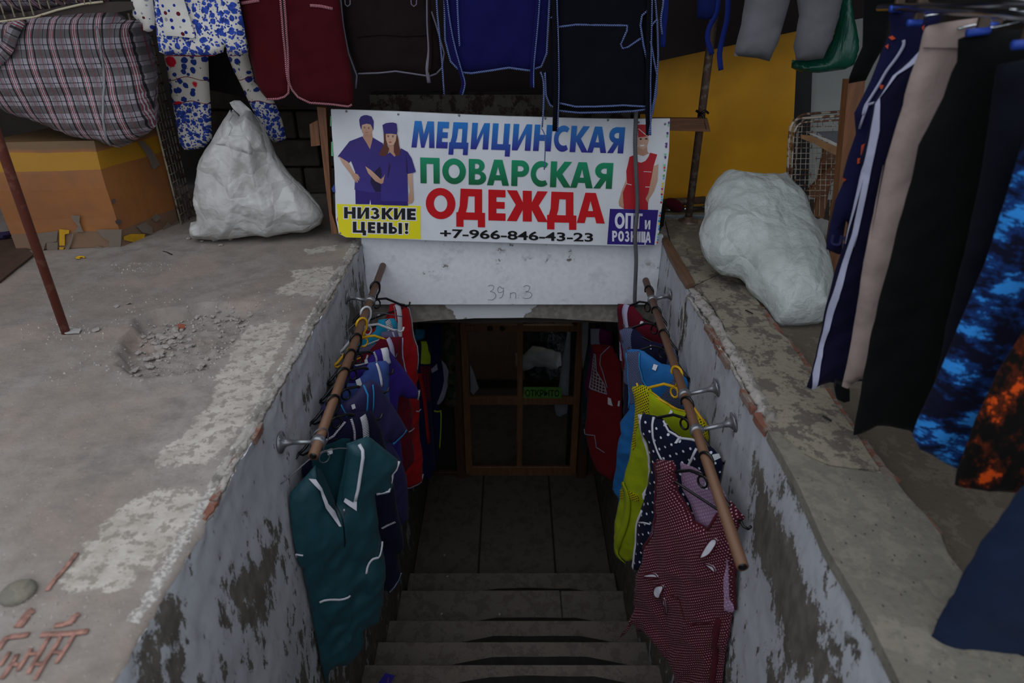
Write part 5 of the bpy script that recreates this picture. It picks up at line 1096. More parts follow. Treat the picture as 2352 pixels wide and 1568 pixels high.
Tg = NT('green_polythene'); Tg.set(Base_Color=lin('#0c5743'), Roughness=.3, Sheen_Weight=.0); Tg.b.inputs['Specular IOR Level'].default_value = .7; Tg.bump(Tg.noise(Tg.scale(Tg.obj(), (8, 8, 1)), 6, 4), .4, .02)
g = empty('carrier_bag', tuple(atY(1890, 150, 3.25)), 'green plastic carrier bag hanging behind the grey trousers', 'bag'); S_ = Surf((0, 3.25, 1.3), (1, 0, 0), (0, 0, -1), folds(.012, 45, 47, .5, .2))
panel('body', Tg.m, cE(1225,-60, 1280,-60, 1290,60, 1320,200, 1330,290, 1300,400, 1240,430, 1080,452, 960,445, 910,420, 915,370, 1000,376, 1110,360, 1180,220), S_, g, infl=.05, binfl=.06, R_=.06, res=.014); tube('handle', Tg.m, [S_.P(p) for p in cE(1230,-50, 1245,-160, 1262,-50)], .006, g)
# pyjamas
fl_a = fab('blue_flower_fleece', lin('#d4d0ca'), 'flowers', lin('#22367c')); fl_b = fab('rose_band_fleece', lin('#d4d0ca'), 'flowers', lin('#22367c'), bands=(.002, .46, .45)); fl_d = fab('dotted_fleece', lin('#cfccc6'), 'bigdots')
g, S_ = hung('pyjama_shirt', 'blue-flowered pyjama top with a multicoloured dotted front', 'pyjamas', fl_a, cX(352,-190,545,-190,548,0,560,60,567,121,545,127,524,122,516,103,512,120,490,127,459,128,383,126,366,119,360,77,354,0), 2.80, 51, res=.014, infl=.02)
panel('dotted_front', fl_d, cX(371,-150,432,-150,432,0,446,45,456,82,452,86,420,82,387,80,384,46,374,10), S_, g, off=.034, infl=.006); panel('sleeve', fl_d, cX(290,-150,350,-150,352,0,357,40,356,65,349,72,340,73,330,69,329,54,314,44,306,36,302,0), S_, g, off=.02, infl=.03, binfl=.03)
trim('hem_edge', fab('dark_red_hem', lin('#5d1426')), cX(383,127,420,128,459,129,495,127), S_, g, .002, .008)
g = empty('pyjama_trousers', tuple(atY(480, 130, 3.28)), 'pyjama trousers with red rose bands and blue flowers', 'pyjamas'); S_ = Surf((0, 3.28, .79), (1, 0, 0), (0, 0, -1), folds(.010, 30, 52, .6, .1))
panel('leg', fl_b, cX(373,-190,478,-190,478,128,480,191,484,250,487,318,467,339,440,344,424,344,412,329,398,245,383,165,374,122), S_, g, infl=.03, binfl=.03, R_=.05, res=.014); panel('leg', fl_b, cX(515,-190,562,-190,570,128,586,191,608,215,628,230,640,255,648,278,657,318,645,326,628,327,612,314,589,268,572,235,555,199,536,161,520,119), S_, g, infl=.03, binfl=.03, R_=.05, res=.014)
# ------------------------------------------------------------------ left: box, checked bag, mesh, white bag
C0 = atZ(283, 566); CL = atZ(36, 574); CR = atZ(410, 512); C3 = CL+CR-C0; hb = V((0, 0, .475))
def boxmat():
    T = NT('brown_carton'); o = T.obj(); n = T.noise(o, 5, 5); n2 = T.noise(o, 9, 6)
    c = T.mix(T.step(n, .35, .7), lin('#96602f'), lin('#875633')); c = T.mix(T.math('MULTIPLY', T.step(n2, .5, .8), .3), c, lin('#6b5140'))
    z = T.n('SeparateXYZ', {0: o}).node.outputs[2]; zz = T.math('ADD', z, T.math('MULTIPLY', T.math('SUBTRACT', n, .5), .02))
    m = T.math('GREATER_THAN', zz, .352); m = T.math('MULTIPLY', m, T.math('LESS_THAN', zz, .43)); c = T.mix(T.math('MULTIPLY', m, .9), c, lin('#a87a14'))
    m2 = T.math('LESS_THAN', zz, .075); c = T.mix(T.math('MULTIPLY', m2, .75), c, lin('#6b5a4c')); c = T.mix(T.step(zz, .43, .45), c, lin('#6d5438'))
    T.set(Base_Color=c, Roughness=.45); T.bump(T.math('ADD', n2, n), .3, .01); return T.m
bx = empty('cardboard_box', tuple(C0), 'big brown cardboard box with yellow tape under the checked bag', 'box'); bm_ = boxmat()
vs = []
base = [CL, C0, CR, C3]; bm = bmesh.new(); bv = [bm.verts.new(p) for p in base]; tv = [bm.verts.new(p+hb) for p in base]
bm.faces.new(bv[::-1]); bm.faces.new(tv)
for i in range(4): bm.faces.new((bv[i], bv[(i+1) % 4], tv[(i+1) % 4], tv[i]))
bmesh.ops.subdivide_edges(bm, edges=bm.edges[:], cuts=6, use_grid_fill=True)
for v in bm.verts: v.co += V((nz(v.co.x*4, v.co.y*4, v.co.z*5), nz(v.co.y*4, v.co.z*4, v.co.x), 0))*.010
me = bpy.data.meshes.new('carton'); bm.to_mesh(me); bm.free(); me.materials.append(bm_); link(bpy.data.objects.new('carton', me), bx)
SBf = Surf(C0, (C0-CL), (0, 0, -1), lambda a, b: .004); SBr = Surf(C0, (CR-C0), (0, 0, -1), lambda a, b: .004)
Tt = NT('clear_packing_tape'); Tt.set(Base_Color=lin('#7d7166'), Roughness=.2, Alpha=.75); Tt.bump(Tt.noise(Tt.obj(), 40, 4), .3, .01); tape = Tt.m; ytape = plain('yellow_tape', lin('#b58a1c'), .35)
for q in (cU(555,790, 690,790, 690,915, 620,925, 570,880), cU(860,690, 880,690, 850,800, 800,920, 720,950, 690,920, 760,890, 820,800), cU(1150,640, 1440,640, 1430,830, 1370,900, 1290,920, 1290,780, 1200,720), cU(430,690, 690,655, 680,780, 550,800, 510,940, 460,900), cU(845,475, 950,480, 945,560, 990,670, 880,670, 930,600, 860,520), cU(1140,830, 1220,850, 1220,925, 1140,925)): panel('tape_flap', tape, q, SBf, bx, off=.006, thick=.0015, res=.03)
for q in (cU(705,640, 820,650, 818,690, 770,700, 770,830, 705,830), cU(705,850, 762,852, 750,878, 705,878)): panel('tape_strip', ytape, q, SBf, bx, off=.003, thick=.001)
for q in (cU(1580,610, 1680,560, 1760,620, 1780,710, 1650,680), cU(1760,510, 1810,460, 1870,510, 1810,560), cU(1890,640, 1950,560, 2015,620, 2010,690, 1885,700), cU(2000,600, 2060,540, 2160,630, 2010,640), cA(815,850, 850,845, 900,900, 950,985, 910,1020, 870,930)): panel('tape_flap', tape, q, SBr, bx, off=.008, thick=.0015, res=.03)
panel('tape_strip', ytape, cU(1440,730, 1520,700, 1690,700, 1680,760, 1600,805, 1440,770), SBr, bx, off=.003, thick=.001)
for q in (cU(1325,290, 1360,285, 1362,325, 1340,345, 1315,325), cU(1360,545, 1400,525, 1440,545, 1430,580, 1380,582)): panel('mould_spot', plain('mould', lin('#3d2e2a'), .9), q, SBf, bx, off=.002, thick=.001, smooth=3)
plaid = fab('checked_woven_plastic', lin('#a39ca6'), 'plaid', None, (.088, 0), rough=.5, satin=.15, bs=.8, wr=1.2)
g = empty('checked_bag', tuple(atY(200, 330, 2.98)), 'big checked woven laundry bag on the cardboard box', 'bag')
def bagf(a, b): return .012*nz(a*3, b*9, 2)+.008*nz(a*11, b*16, 5)+.018*nz(a*2+b*3, b*5, 9)
S_ = Surf((-1.9, 3.0, .7), (1, .06, 0), (0, 0, -1), bagf)
panel('body', plaid, cX(-140,215,-120,20,0,42,150,30,250,18,268,32,280,45,325,48,334,96,346,150,353,200,357,291,340,306,318,318,295,332,273,340,237,325,180,318,140,303,115,291,75,276,38,264,0,245), S_, g, infl=.13, binfl=.20, R_=.16, res=.022)
trim('seam_piping', plain('grey_seam', lin('#86878a'), .6), cX(249,56,262,90,268,150,270,200,268,260,270,305,272,326), S_, g, .005, .132, .7, smooth=2)
ribbon('handle', plaid, cX(-20,140,10,148,35,135,60,108,68,80,70,40), S_, g, .05, .15)
g = empty('checked_bag', tuple(atY(60, -20, 3.0)), 'second checked bag up on the wire shelf at top left', 'bag')
S_ = Surf((-1.9, 3.05, 1.2), (1, 0, 0), (0, 0, -1), bagf); panel('body', plaid, cX(-140,20,-140,-180,250,-180,270,-60,262,2,150,16,60,30), S_, g, infl=.10, binfl=.12, R_=.12, res=.03)
sh = empty('wire_shelf', tuple(atY(100, 30, 2.80)), 'wire shelf with a dark front bar over the checked bag', 'shelf'); Sw_ = Surf((-1.9, 2.78, 1.0), (1, 0, 0))
panel('front_bar', plain('dark_varnished_wood', lin('#2c1d18'), .5), cW(-600,320, 0,185, 620,100, 740,70, 1000,45, 1380,20, 1620,20, 1620,110, 1400,150, 1000,160, 850,175, 430,215, 0,270, -600,420), Sw_, sh, thick=.03, res=.06)
M['cream_wire'] = rusty('cream_wire', lin('#b0a78f'), lin('#6d4a30'), .3, .1)
tube('edge_wire', M['cream_wire'], [Sw_.P(p, .008) for p in cW(-300,320, 0,262, 430,205, 700,120, 1000,50, 1250,20)], .004, sh)
for x, y in ((-30,245),(85,225),(200,205),(312,195),(425,180),(512,105),(615,100),(700,50),(800,50),(940,30),(1040,50),(1110,40)):
    p = Sw_.P(cW(x, y)[0], .010); tube('wire', M['cream_wire'], [p, p+V((-.005, .0, .30))], .0028, sh, 6)
bk = cX(150,0)
for x, y in ((-150, 0), (700, 0)): pass
# mesh panel
gm = empty('mesh_panel', tuple(atZ(417, 517)), 'rusty cream wire mesh panel standing edge-on beside the box', 'wire panel')
A0 = atZ(417, 517); A1 = atZ(446, 497); dv = (A1-A0)*1.0; Hm = .95; M['mesh_wire'] = rusty('mesh_wire', lin('#8d8471'), lin('#5e3d28'), .5, .2)
tube('side_rod', M['cream_wire'], [A0, A0+V((-.012, 0, Hm))], .0045, gm); tube('side_rod', M['mesh_wire'], [A1, A1+V((-.012, 0, Hm))], .004, gm)
for k in range(1, 5): p = A0+dv*(k/5); tube('upright_wire', M['mesh_wire'], [p, p+V((-.012, 0, Hm))], .0022, gm, 5)
for k in range(24): z = .01+k*.04; tube('cross_wire', M['mesh_wire'], [A0+V((0, 0, z)), A1+V((0, 0, z))], .002, gm, 5)
Tw = NT('white_polythene'); o_ = Tw.obj(); Tw.set(Base_Color=Tw.mix(Tw.step(Tw.noise(o_, 5, 4), .4, .75), lin('#bdbdbb'), lin('#a5a3a0')), Roughness=.42); Tw.b.inputs['Subsurface Weight'].default_value = .0
nb = Tw.n('TexVoronoi', {'Vector': Tw.n('VectorMath', {0: o_, 1: Tw.scale(Tw.noise(o_, 6, 3, .5, 1), (.12, .12, .12))}, operation='ADD'), 'Scale': 6.0}, 0, feature='DISTANCE_TO_EDGE'); Tw.bump(Tw.math('ADD', nb, Tw.math('MULTIPLY', Tw.noise(o_, 12, 3), .4)), .75, .045); M['white_poly'] = Tw.m
g = empty('plastic_bag', tuple(atZ(590, 548)), 'crumpled white plastic bag with torn handles standing left of the sign', 'bag')
cz = radial((.02, -.36), 13, .020, 3, crumple(.010, 7, 12))
S_ = Surf((-1.15, 3.07, .2), (1, .1, 0), (0, -.04, -1), cz)
panel('body', M['white_poly'], cA(1400,655, 1440,700, 1500,655, 1560,730, 1620,830, 1660,930, 1740,1040, 1850,1150, 1920,1230, 1945,1290, 1925,1345, 1850,1390, 1600,1413, 1400,1425, 1300,1435, 1240,1437, 1160,1425, 1138,1380, 1145,1335, 1175,1330, 1178,1290, 1160,1200, 1165,1130, 1200,960, 1230,900, 1260,860, 1330,740), S_, g, infl=.13, binfl=.14, R_=.20, res=.011)
panel('handle', M['white_poly'], cA(1378,615, 1410,600, 1445,602, 1500,650, 1570,740, 1620,850, 1640,900, 1560,880, 1500,790, 1440,690, 1400,648), S_, g, off=.06, infl=.012, res=.012); panel('handle', M['white_poly'], cA(1385,655, 1410,680, 1400,720, 1425,745, 1410,790, 1500,790, 1540,800, 1550,900, 1400,850, 1280,840, 1330,740), S_, g, off=.085, infl=.015, res=.012)
Ts = NT('woven_white_sack'); uo = Ts.uv(); wv = Ts.n('TexWave', {'Vector': uo, 'Scale': 120.0, 'Distortion': 2.0}, 1); Ts.set(Base_Color=Ts.mix(Ts.step(Ts.noise(Ts.obj(), 4, 4), .4, .7), lin('#b4bab8'), lin('#9ea5a2')), Roughness=.38)
o_ = Ts.obj(); nb = Ts.n('TexVoronoi', {'Vector': Ts.n('VectorMath', {0: Ts.scale(o_, (1, .7, 1)), 1: Ts.scale(Ts.noise(o_, 5, 3, .5, 1), (.15, .15, .15))}, operation='ADD'), 'Scale': 10.0}, 0, feature='DISTANCE_TO_EDGE'); Ts.bump(Ts.math('ADD', nb, Ts.math('ADD', Ts.math('MULTIPLY', Ts.noise(o_, 26, 5), .5), Ts.math('MULTIPLY', wv, .006))), .5, .04)
A = atZ(1790, 745, -.03); B = atY(1720, 418, 2.90); g = empty('sack', tuple(A), 'full white woven plastic sack slumped on the right curb', 'sack')
S_ = Surf(A, (1, .05, 0), A-B, radial((.0, .02), 12, .010, 5, crumple(.008, 7, 33)))
panel('body', Ts.m, cF(320,160, 370,90, 430,82, 520,95, 640,108, 700,105, 740,92, 770,108, 790,150, 860,215, 900,290, 910,350, 960,430, 990,500, 1020,600, 1038,690, 1030,760, 1012,820, 1010,880, 985,905, 900,915, 800,922, 730,920, 700,890, 680,850, 640,790, 560,710, 530,660, 500,635, 440,615, 400,605, 360,575, 320,530, 285,470, 268,390, 285,330, 300,290, 300,220), S_, g, infl=.15, binfl=.10, R_=.20, res=.012, smooth=2)
# left odds and ends
pl = empty('iron_pole', tuple(atZ(152, 765)), 'thin red-brown iron pole rising from the concrete at left', 'pole'); pb = atZ(152, 765)
M['redpole'] = rusty('red_brown_pole', lin('#6b3529'), lin('#7a4c3c'), .35, .2)
tube('shaft', M['redpole'], [pb, pb+V((0, 0, 2.4))], .0145, pl, 12); panel('foot_patch', M['white_poly'], cH(210,305, 245,300, 292,310, 285,322, 240,325, 215,320), Sg, pl, off=.006, thick=.004)
Sg2 = Surf((0, 0, .003), (1, 0, 0), (0, -1, 0))
tag(panel('steel_plate', plain('rust_brown_sheet', lin('#4a382e'), .7, .1), cX(-160,700,0,648,78,586,35,549,0,545,-160,560), Sg2, off=.006, thick=.006, res=.06), 'rust-brown sheet lying flat on the concrete at the left edge', 'sheet')
tag(panel('purple_cloth', fab('purple_cloth', lin('#2a1f3d')), cU(-200,700, 0,680, 60,672, 150,660, 180,700, 60,780, 0,790, -200,800), Surf(tuple(atY(20, 550, 3.05)), (1, 0, 0), (0, 0, -1), crumple(.01, 12, 3)), infl=.03, R_=.03, thick=.01, res=.014), 'dark purple cloth on the ground left of the cardboard box', 'cloth')
# ------------------------------------------------------------------ right foreground rack
rk = empty('clothes_rack', (1.27, 1.43, -.04), 'chrome rack rail carrying the trousers at the right edge', 'clothes rack')
tube('rail', M['chrome'], [atY(2020, 18, 1.75), atY(2262, 10, 1.30), atY(2500, 0, 1.05)], .008, rk, 10); tube('rail', M['chrome'], [atY(2080, 20, 1.62), atY(2300, 30, 1.16), atY(2480, 60, .95)], .007, rk, 10)
p = atY(2287, 27, 1.43); bm = bmesh.new(); bmesh.ops.create_uvsphere(bm, u_segments=20, v_segments=12, radius=.021); me = bpy.data.meshes.new('end_ball'); bm.to_mesh(me); bm.free(); me.materials.append(M['chrome']); ob = link(bpy.data.objects.new('end_ball', me), rk); ob.location = p
tube('upright', M['chrome'], [p, V((p.x+.05, p.y, p.z)), V((1.27, p.y, p.z)), V((1.27, p.y, -.04))], .010, rk, 10)
M['clip_brown'] = plain('smoky_plastic', lin('#4b3a2c'), .3); M['blue_tip'] = plain('blue_rubber', lin('#1c3f9c'), .5)
shorts_f = fab('navy_denim_splash', lin('#15173a'), 'splat', lin('#c2461c'), ns=11, th=.63); navyp_f = fab('navy_jersey', lin('#101029')); beige_f = fab('dusty_beige', lin('#978781')); blkp_f = fab('black_jersey', lin('#0a0b0b')); dkn_f = fab('ink_jersey', lin('#0c0f19')); blpat = fab('blue_brush_print', lin('#0e1024'), 'splat', lin('#2f86d6'), ns=7, th=.53, st=(.9, 1.5, 1), c3=lin('#173a78')); orpat = fab('orange_brush_print', lin('#100e0d'), 'splat', lin('#cf4c14'), ns=9, th=.55, st=(1.4, .8, 1), c3=lin('#5a2410')); dkb_f = fab('dark_blue_cotton', lin('#17233a'))
bandw = fab('white_stripe_jersey', lin('#a9abc4'))
def rackpiece(name, lab, mat, px, Y, seed, cat='trousers', fold=(.022, 22), yaw=.25, infl=.02):
    g = empty(name, tuple(atY(px[0][0], px[0][1], Y)), lab, cat, None)
    S_ = Surf(tuple(atY(px[0][0], px[0][1], Y)), (cos(yaw), -sin(yaw), 0), (0, 0, -1), folds(fold[0], fold[1], seed, .7, .05)); panel('body', mat, px, S_, g, infl=infl, binfl=.02, R_=.05, res=.016); return g, S_
g, S_ = rackpiece('jacket', 'black garment hanging farthest left on the chrome rack', blkp_f, cE(1370,-120, 1700,-120, 1600,60, 1530,70, 1500,260, 1420,400, 1372,498, 1268,520, 1272,480, 1300,400, 1350,290, 1362,0), 1.95, 60, 'jacket')
g, S_ = rackpiece('shorts', 'navy denim shorts with orange specks and a white drawstring', shorts_f, cE(1515,70, 1860,60, 1760,330, 1500,900, 1350,1500)+cF(1120,320, 1092,515, 1060,508, 1005,485, 1010,430, 1060,200, 1110,90)+cE(1230,1100, 1270,950, 1310,830, 1300,700, 1400,500, 1480,300, 1525,200), 1.68, 61)
trim('drawstring', bandw, cT(655,540, 650,620, 560,780, 430,960, 330,1140, 200,1350, 140,1450, 110,1560), S_, g, .0035, .024, smooth=3); trim('drawstring_end', bandw, cT(170,1425, 240,1400, 305,1385), S_, g, .003, .024); trim('drawstring_end', bandw, cE(1372,640, 1340,730, 1325,790), S_, g, .003, .024)
fontword('leg_lettering', 'US', [(1907,531),(1952,535),(1948,563),(1902,555)], plain('navy_print', lin('#2a2c58'), .8), S_, g, .024, .03)
for q in (cE(1510,230, 1530,218, 1545,235, 1525,245), cE(1488,285, 1505,270, 1500,300), cE(1335,890, 1370,870, 1362,940, 1330,950), cE(1312,970, 1345,965, 1335,990, 1310,1005), cE(1228,1100, 1248,1105, 1235,1125), cE(1700,165, 1718,150, 1708,185), cE(1445,515, 1470,520, 1462,545, 1448,540)): panel('print_spot', plain('orange_print', lin('#b8421a'), .8), q, S_, g, off=.0235, thick=.001)
g, S_ = rackpiece('trousers', 'navy track trousers with a broad white side stripe', navyp_f, cE(1730,300, 1860,300)+cX(2230,100,2180,500,2080,870)+cF(1072,1262, 1030,1256, 980,1270, 940,1292, 912,1297, 893,1288, 920,1200, 965,1020, 1010,800, 1060,600, 1130,380, 1215,0)+cE(1330,1000, 1390,820, 1420,650, 1470,560, 1600,400, 1690,335), 1.55, 62)
panel('side_stripe', bandw, cE(1700,320, 1690,370, 1560,460, 1455,600, 1445,800, 1400,1000, 1340,1300, 1290,1510)+cF(1245,60, 1180,360, 1100,640, 1040,860, 985,1050, 945,1292, 922,1294, 925,1200, 975,1000, 1020,800, 1080,600, 1150,380, 1215,60)+cE(1240,1500, 1330,1100, 1390,850, 1430,640, 1540,470, 1640,380), S_, g, off=.023, thick=.004)
g, S_ = rackpiece('trousers', 'dusty beige trousers between navy and black ones', beige_f, cT(985,390, 1040,355, 1200,320, 1500,275, 1740,245, 1765,290, 1740,390, 1700,520)+cX(2300,300,2230,600,2120,868,1975,872)+cF(1132,1300, 1098,1288, 1120,1180, 1180,860, 1220,560, 1280,280, 1340,0)+cE(1395,1500, 1500,1000, 1600,650)+cT(700,1300, 780,1030, 900,720, 950,500), 1.46, 63)
panel('waistband', beige_f, cT(985,392, 1200,325, 1740,250, 1740,400, 1440,510, 1420,640, 930,640, 950,520), S_, g, off=.026, thick=.006)
panel('hem_tab', blkp_f, cF(1065,1262, 1100,1285, 1145,1310, 1145,1375, 1110,1378, 1065,1350, 1055,1300), S_, g, off=.0, thick=.02)
g, S_ = rackpiece('trousers', 'plain black trousers right of the beige ones', blkp_f, cT(1440,540, 1560,490, 1900,440, 2352,400)+cX(2460,60,2460,300)+cX(2330,420,2260,640,2180,880,2115,1008,2090,992,2062,985,2015,979,1985,992,1960,999)+cF(1165,1540, 1200,1330, 1250,1050, 1330,700, 1430,330, 1500,100)+cE(1700,900, 1850,600, 1900,450, 1935,380), 1.36, 64)
g, S_ = rackpiece('trousers', 'ink-dark trousers nearly hidden among the black ones', dkn_f, cX(2290,150,2500,110,2500,700,2300,880,2200,1000,2110,1008,2150,860,2200,640,2250,420), 1.26, 65)
g, S_ = rackpiece('shorts', 'black shorts with bright blue brushed print', blpat, cX(2360,300,2520,300,2520,1000,2330,1090,2198,1072,2150,1050,2112,1030,2098,1003,2115,950,2150,880,2190,780,2240,660,2280,560,2310,460), 1.17, 66)
g, S_ = rackpiece('shorts', 'black shorts with orange brushed print', orpat, cX(2400,640,2560,640,2560,1130,2352,1130,2270,1128,2215,1122,2194,1114,2200,1085,2215,1030,2240,960,2290,860,2350,760), 1.05, 67)
g, S_ = rackpiece('trousers', 'dark blue cloth hem nearest the viewer at lower right', dkb_f, cX(2400,1060,2560,1000,2560,1580,2380,1560,2300,1540,2211,1542,2160,1536,2108,1531,2150,1440,2200,1350,2260,1250,2330,1150), .86, 68, yaw=.1)
for i, (tips, bar_, Y, lab) in enumerate((((2044,20,2070,22), (2062,22,2095,14), 1.70, 'farthest left'), ((2085,53,2116,52), (2100,40,2260,20), 1.60, 'above the drawstring shorts'), ((2270,60,2290,58), (2200,66,2330,40), 1.45, 'over the beige waistband'), ((2221,76,2272,70), (2230,74,2340,50), 1.38, 'over the black trousers'), ((2326,104,2380,100), (2330,100,2400,90), 1.18, 'at the right edge'))):
    o = empty('clip_hanger', tuple(atY(tips[0], tips[1], Y)), 'clip hanger with a blue rubber tip, '+lab, 'hanger', 'clip hangers on the chrome rack')
    tube('bar', M['chrome'], [atY(bar_[0], bar_[1], Y-.03), atY(bar_[2], bar_[3], Y-.03)], .0028, o)
    tube('rubber_tip', M['blue_tip'], [atY(tips[0], tips[1], Y-.035), atY(tips[2], tips[3], Y-.035)], .007, o)
    a = atY((tips[0]+tips[2])/2+8, tips[1]-8, Y-.03); box('clip', M['clip_brown'], a+V((0, 0, .022)), (.020, .014, .055), o, bev=.003)
# ------------------------------------------------------------------ things in the corridor and shop
ul = (.80, .60, 0); ur = (.80, -.60, 0)
rl2 = empty('clothes_rail', (-.62, 3.5, -.62), 'inner rail on the left corridor wall behind the panel', 'clothes rail'); tube('rod', M['rail'], [(-.60, 3.36, -.60), (-.60, 4.45, -.60)], .012, rl2); tube('arm', M['steel'], [(-.714, 3.6, -.60), (-.60, 3.6, -.60)], .007, rl2)
rr2 = empty('clothes_rail', (.62, 3.5, -.62), 'inner rail on the right corridor wall behind the panel', 'clothes rail'); tube('rod', M['rail'], [(.60, 3.36, -.60), (.60, 4.45, -.60)], .012, rr2); tube('arm', M['steel'], [(.714, 3.6, -.60), (.60, 3.6, -.60)], .007, rr2)
def inner(name, lab, cat, mat, px, x, y, u, seed):
    g = empty(name, (x, y, -.6), lab, cat); S_ = Surf((x, y, -.8), u, (0, 0, -1), folds(.012, 30, seed, .6, .1), (-.70, .70)); panel('body', mat, px, S_, g, infl=.02, binfl=.015, R_=.05, res=.022); return g, S_
lime = fab('lime_panel', lin('#99b02a')); nv = fab('deep_navy_cloth', lin('#141a40')); mesh_r = fab('red_mesh_cloth', lin('#3a1530'), 'check', lin('#6a1a2a'), (.02, 0)); grey_p = fab('reflective_grey', lin('#8f93a6')); camo = fab('camouflage_cloth', lin('#3c4630'), 'camo', lin('#5a5140'))
g, S_ = inner('apron', 'dark blue apron with lime shoulder panel beside the red dress', 'apron', nv, cM(210,400, 232,362, 325,355, 322,440, 312,545, 318,700, 330,1000, 345,1200, 352,1400, 300,1512, 240,1500, 215,1400, 190,900, 190,560), -.56, 3.55, ul, 71)
panel('shoulder_panel', lime, cM(232,364, 274,364, 282,430, 306,485, 310,545, 222,540), S_, g, off=.024); panel('mesh_panel', mesh_r, cM(215,562, 310,562, 300,850, 240,850), S_, g, off=.024); ribbon('tie', red_f, cM(208,620, 228,720, 255,900, 285,1190), S_, g, .024, .03)
g, S_ = inner('work_vest', 'navy vest with grey reflective band and ruffle', 'vest', nv, cM(270,290, 330,240, 410,225, 425,400, 400,520, 440,620, 455,720, 430,850, 385,890, 400,960, 398,1200, 385,1360, 350,1350, 330,900, 310,600), -.50, 3.85, ul, 72)
panel('reflective_band', grey_p, cM(405,520, 440,560, 462,610, 455,700, 425,800, 385,890, 358,870, 395,760, 412,680), S_, g, off=.022); panel('reflective_band', grey_p, cM(315,592, 358,545, 362,590, 320,622), S_, g, off=.022); trim('lime_piping', lime, cM(338,932, 398,935, 396,1000, 392,1100, 384,1240), S_, g, .006, .024)
g, S_ = inner('curtain', 'cyan and navy cloth hung highest behind the red dress', 'cloth', fab('dull_cyan', lin('#1d5f80')), cM(195,270, 270,275, 268,340, 235,362, 190,370), -.58, 3.42, ul, 75)
g = empty('camouflage_cloth', (-.5, 4.58, -1.4), 'camouflage cloth in the side window left of the door', 'cloth'); S_ = Surf((-.5, 4.60, -1.2), (1, 0, 0), (0, 0, -1), crumple(.02, 6, 7)); panel('body', camo, cM(395,230, 522,230, 534,700, 538,880, 480,905, 430,880, 400,500), S_, g, infl=.02, res=.025)
g, S_ = inner('work_vest', 'dark red vest with checked side panel in the doorway', 'vest', fab('dark_red_nylon', lin('#6d0f18'), satin=.15), cM(1632,402, 1660,392, 1720,400, 1800,405, 1870,560, 1880,700, 1880,1400, 1800,1520, 1680,1440, 1620,1300, 1580,1085, 1590,1000, 1600,850, 1620,740, 1640,640, 1660,465), .56, 3.55, ur, 73)
panel('side_panel', fab('red_check', lin('#4c1820'), 'check', lin('#8f8a90'), (.022, 0)), cM(1665,465, 1680,465, 1690,600, 1760,720, 1776,786, 1700,760, 1622,735, 1640,600), S_, g, off=.024)
for q in (cM(1660,465, 1645,600, 1622,738, 1700,762, 1778,788), cM(1682,465, 1690,600, 1760,715, 1778,788), cM(1790,405, 1730,465, 1722,540, 1780,735), cM(1580,1080, 1592,1115, 1680,1122, 1690,1220, 1760,1262)): trim('grey_piping', grey_p, q, S_, g, .003, .026)
panel('price_card', M['tag'], cM(1788,812, 1812,820, 1828,880, 1790,865), S_, g, off=.03); panel('price_card', M['tag'], cM(1868,845, 1878,848, 1874,890, 1864,885), S_, g, off=.03)
g, S_ = inner('work_tunic', 'magenta tunic with grey strap behind the dark red vest', 'tunic', fab('magenta_cloth', lin('#6b1a55')), cM(1630,262, 1715,262, 1800,300, 1800,420, 1720,410, 1660,700, 1610,830, 1585,830, 1580,700, 1620,520), .55, 3.95, ur, 74)
panel('strap', grey_p, cM(1632,264, 1708,264, 1714,390, 1640,386), S_, g, off=.024)
g, S_ = inner('work_coat', 'dark teal coat at the right door jamb', 'coat', teal_f, cM(1600,440, 1640,380, 1650,440, 1625,560, 1600,720, 1590,1000, 1570,1300, 1562,1300, 1556,900, 1566,620), .60, 4.25, ur, 76)
tag(panel('hanging_towel', fab('pale_towel', lin('#8b8d92')), cM(1560,205, 1612,200, 1605,380, 1580,520, 1562,600, 1556,400), Surf((.6, 4.5, -1), (1, 0, 0), (0, 0, -1), folds(.01, 40, 3)), thick=.006), 'pale cloth strip beside the right door jamb', 'cloth')
# open sign on the pane
og = empty('open_sign', tuple(atY(1246, 902, 4.61)), 'small green sign on the door pane with black letters', 'sign'); So = Surf((0, 4.605, -1.6), (1, 0, 0))
panel('plate', plain('green_plate', lin('#5f9a44'), .5), cM(1080,745, 1390,748, 1388,836, 1078,833), So, og, thick=.006, res=.2); trim('border', blk_ink, cM(1086,752, 1384,755, 1382,829, 1084,826), So, og, .0012, .0005, closed=True)
fontword('lettering', 'ОТКРЫТО', [(1206.5,894),(1285,895),(1284.5,911),(1206.5,910)], blk_ink, So, og, .0012, .03)
for x in (805, 905): p = atY(900+x/3.5638, 680+260/3.5638, 4.61); lathe('door_bell', M['soot'], [(.018, 0), (.022, .008), (.010, .018)], align(p, (0, -1, 0)), door, 12)
S_ = Surf((0, 4.95, -1.4), (1, 0, 0), (0, 0, -1), crumple(.04, 7, 21))
tag(panel('plastic_bag', M['white_poly'], cM(1010,450, 1080,470, 1150,400, 1250,405, 1380,450, 1388,560, 1310,590, 1250,560, 1180,560, 1070,602, 1012,560), S_, infl=.08, binfl=.08, res=.03), 'grey-white plastic bundle seen through the upper right pane', 'bag')
Tb = NT('black_polythene'); Tb.set(Base_Color=(.01, .01, .012, 1), Roughness=.12); Tb.bump(Tb.noise(Tb.obj(), 16, 5), 1.0, .05)
S_ = Surf((0, 5.15, -1.3), (1, 0, 0), (0, 0, -1), crumple(.05, 7, 22)); tag(panel('bin_bag', Tb.m, cM(1070,190, 1320,190, 1440,300, 1430,520, 1350,650, 1090,665, 1060,400), S_, infl=.12, binfl=.1, res=.03), 'shiny black plastic bag behind the white bundle in the shop', 'bag')
wc = fab('white_curtain_cloth', lin('#b4b6c4'))
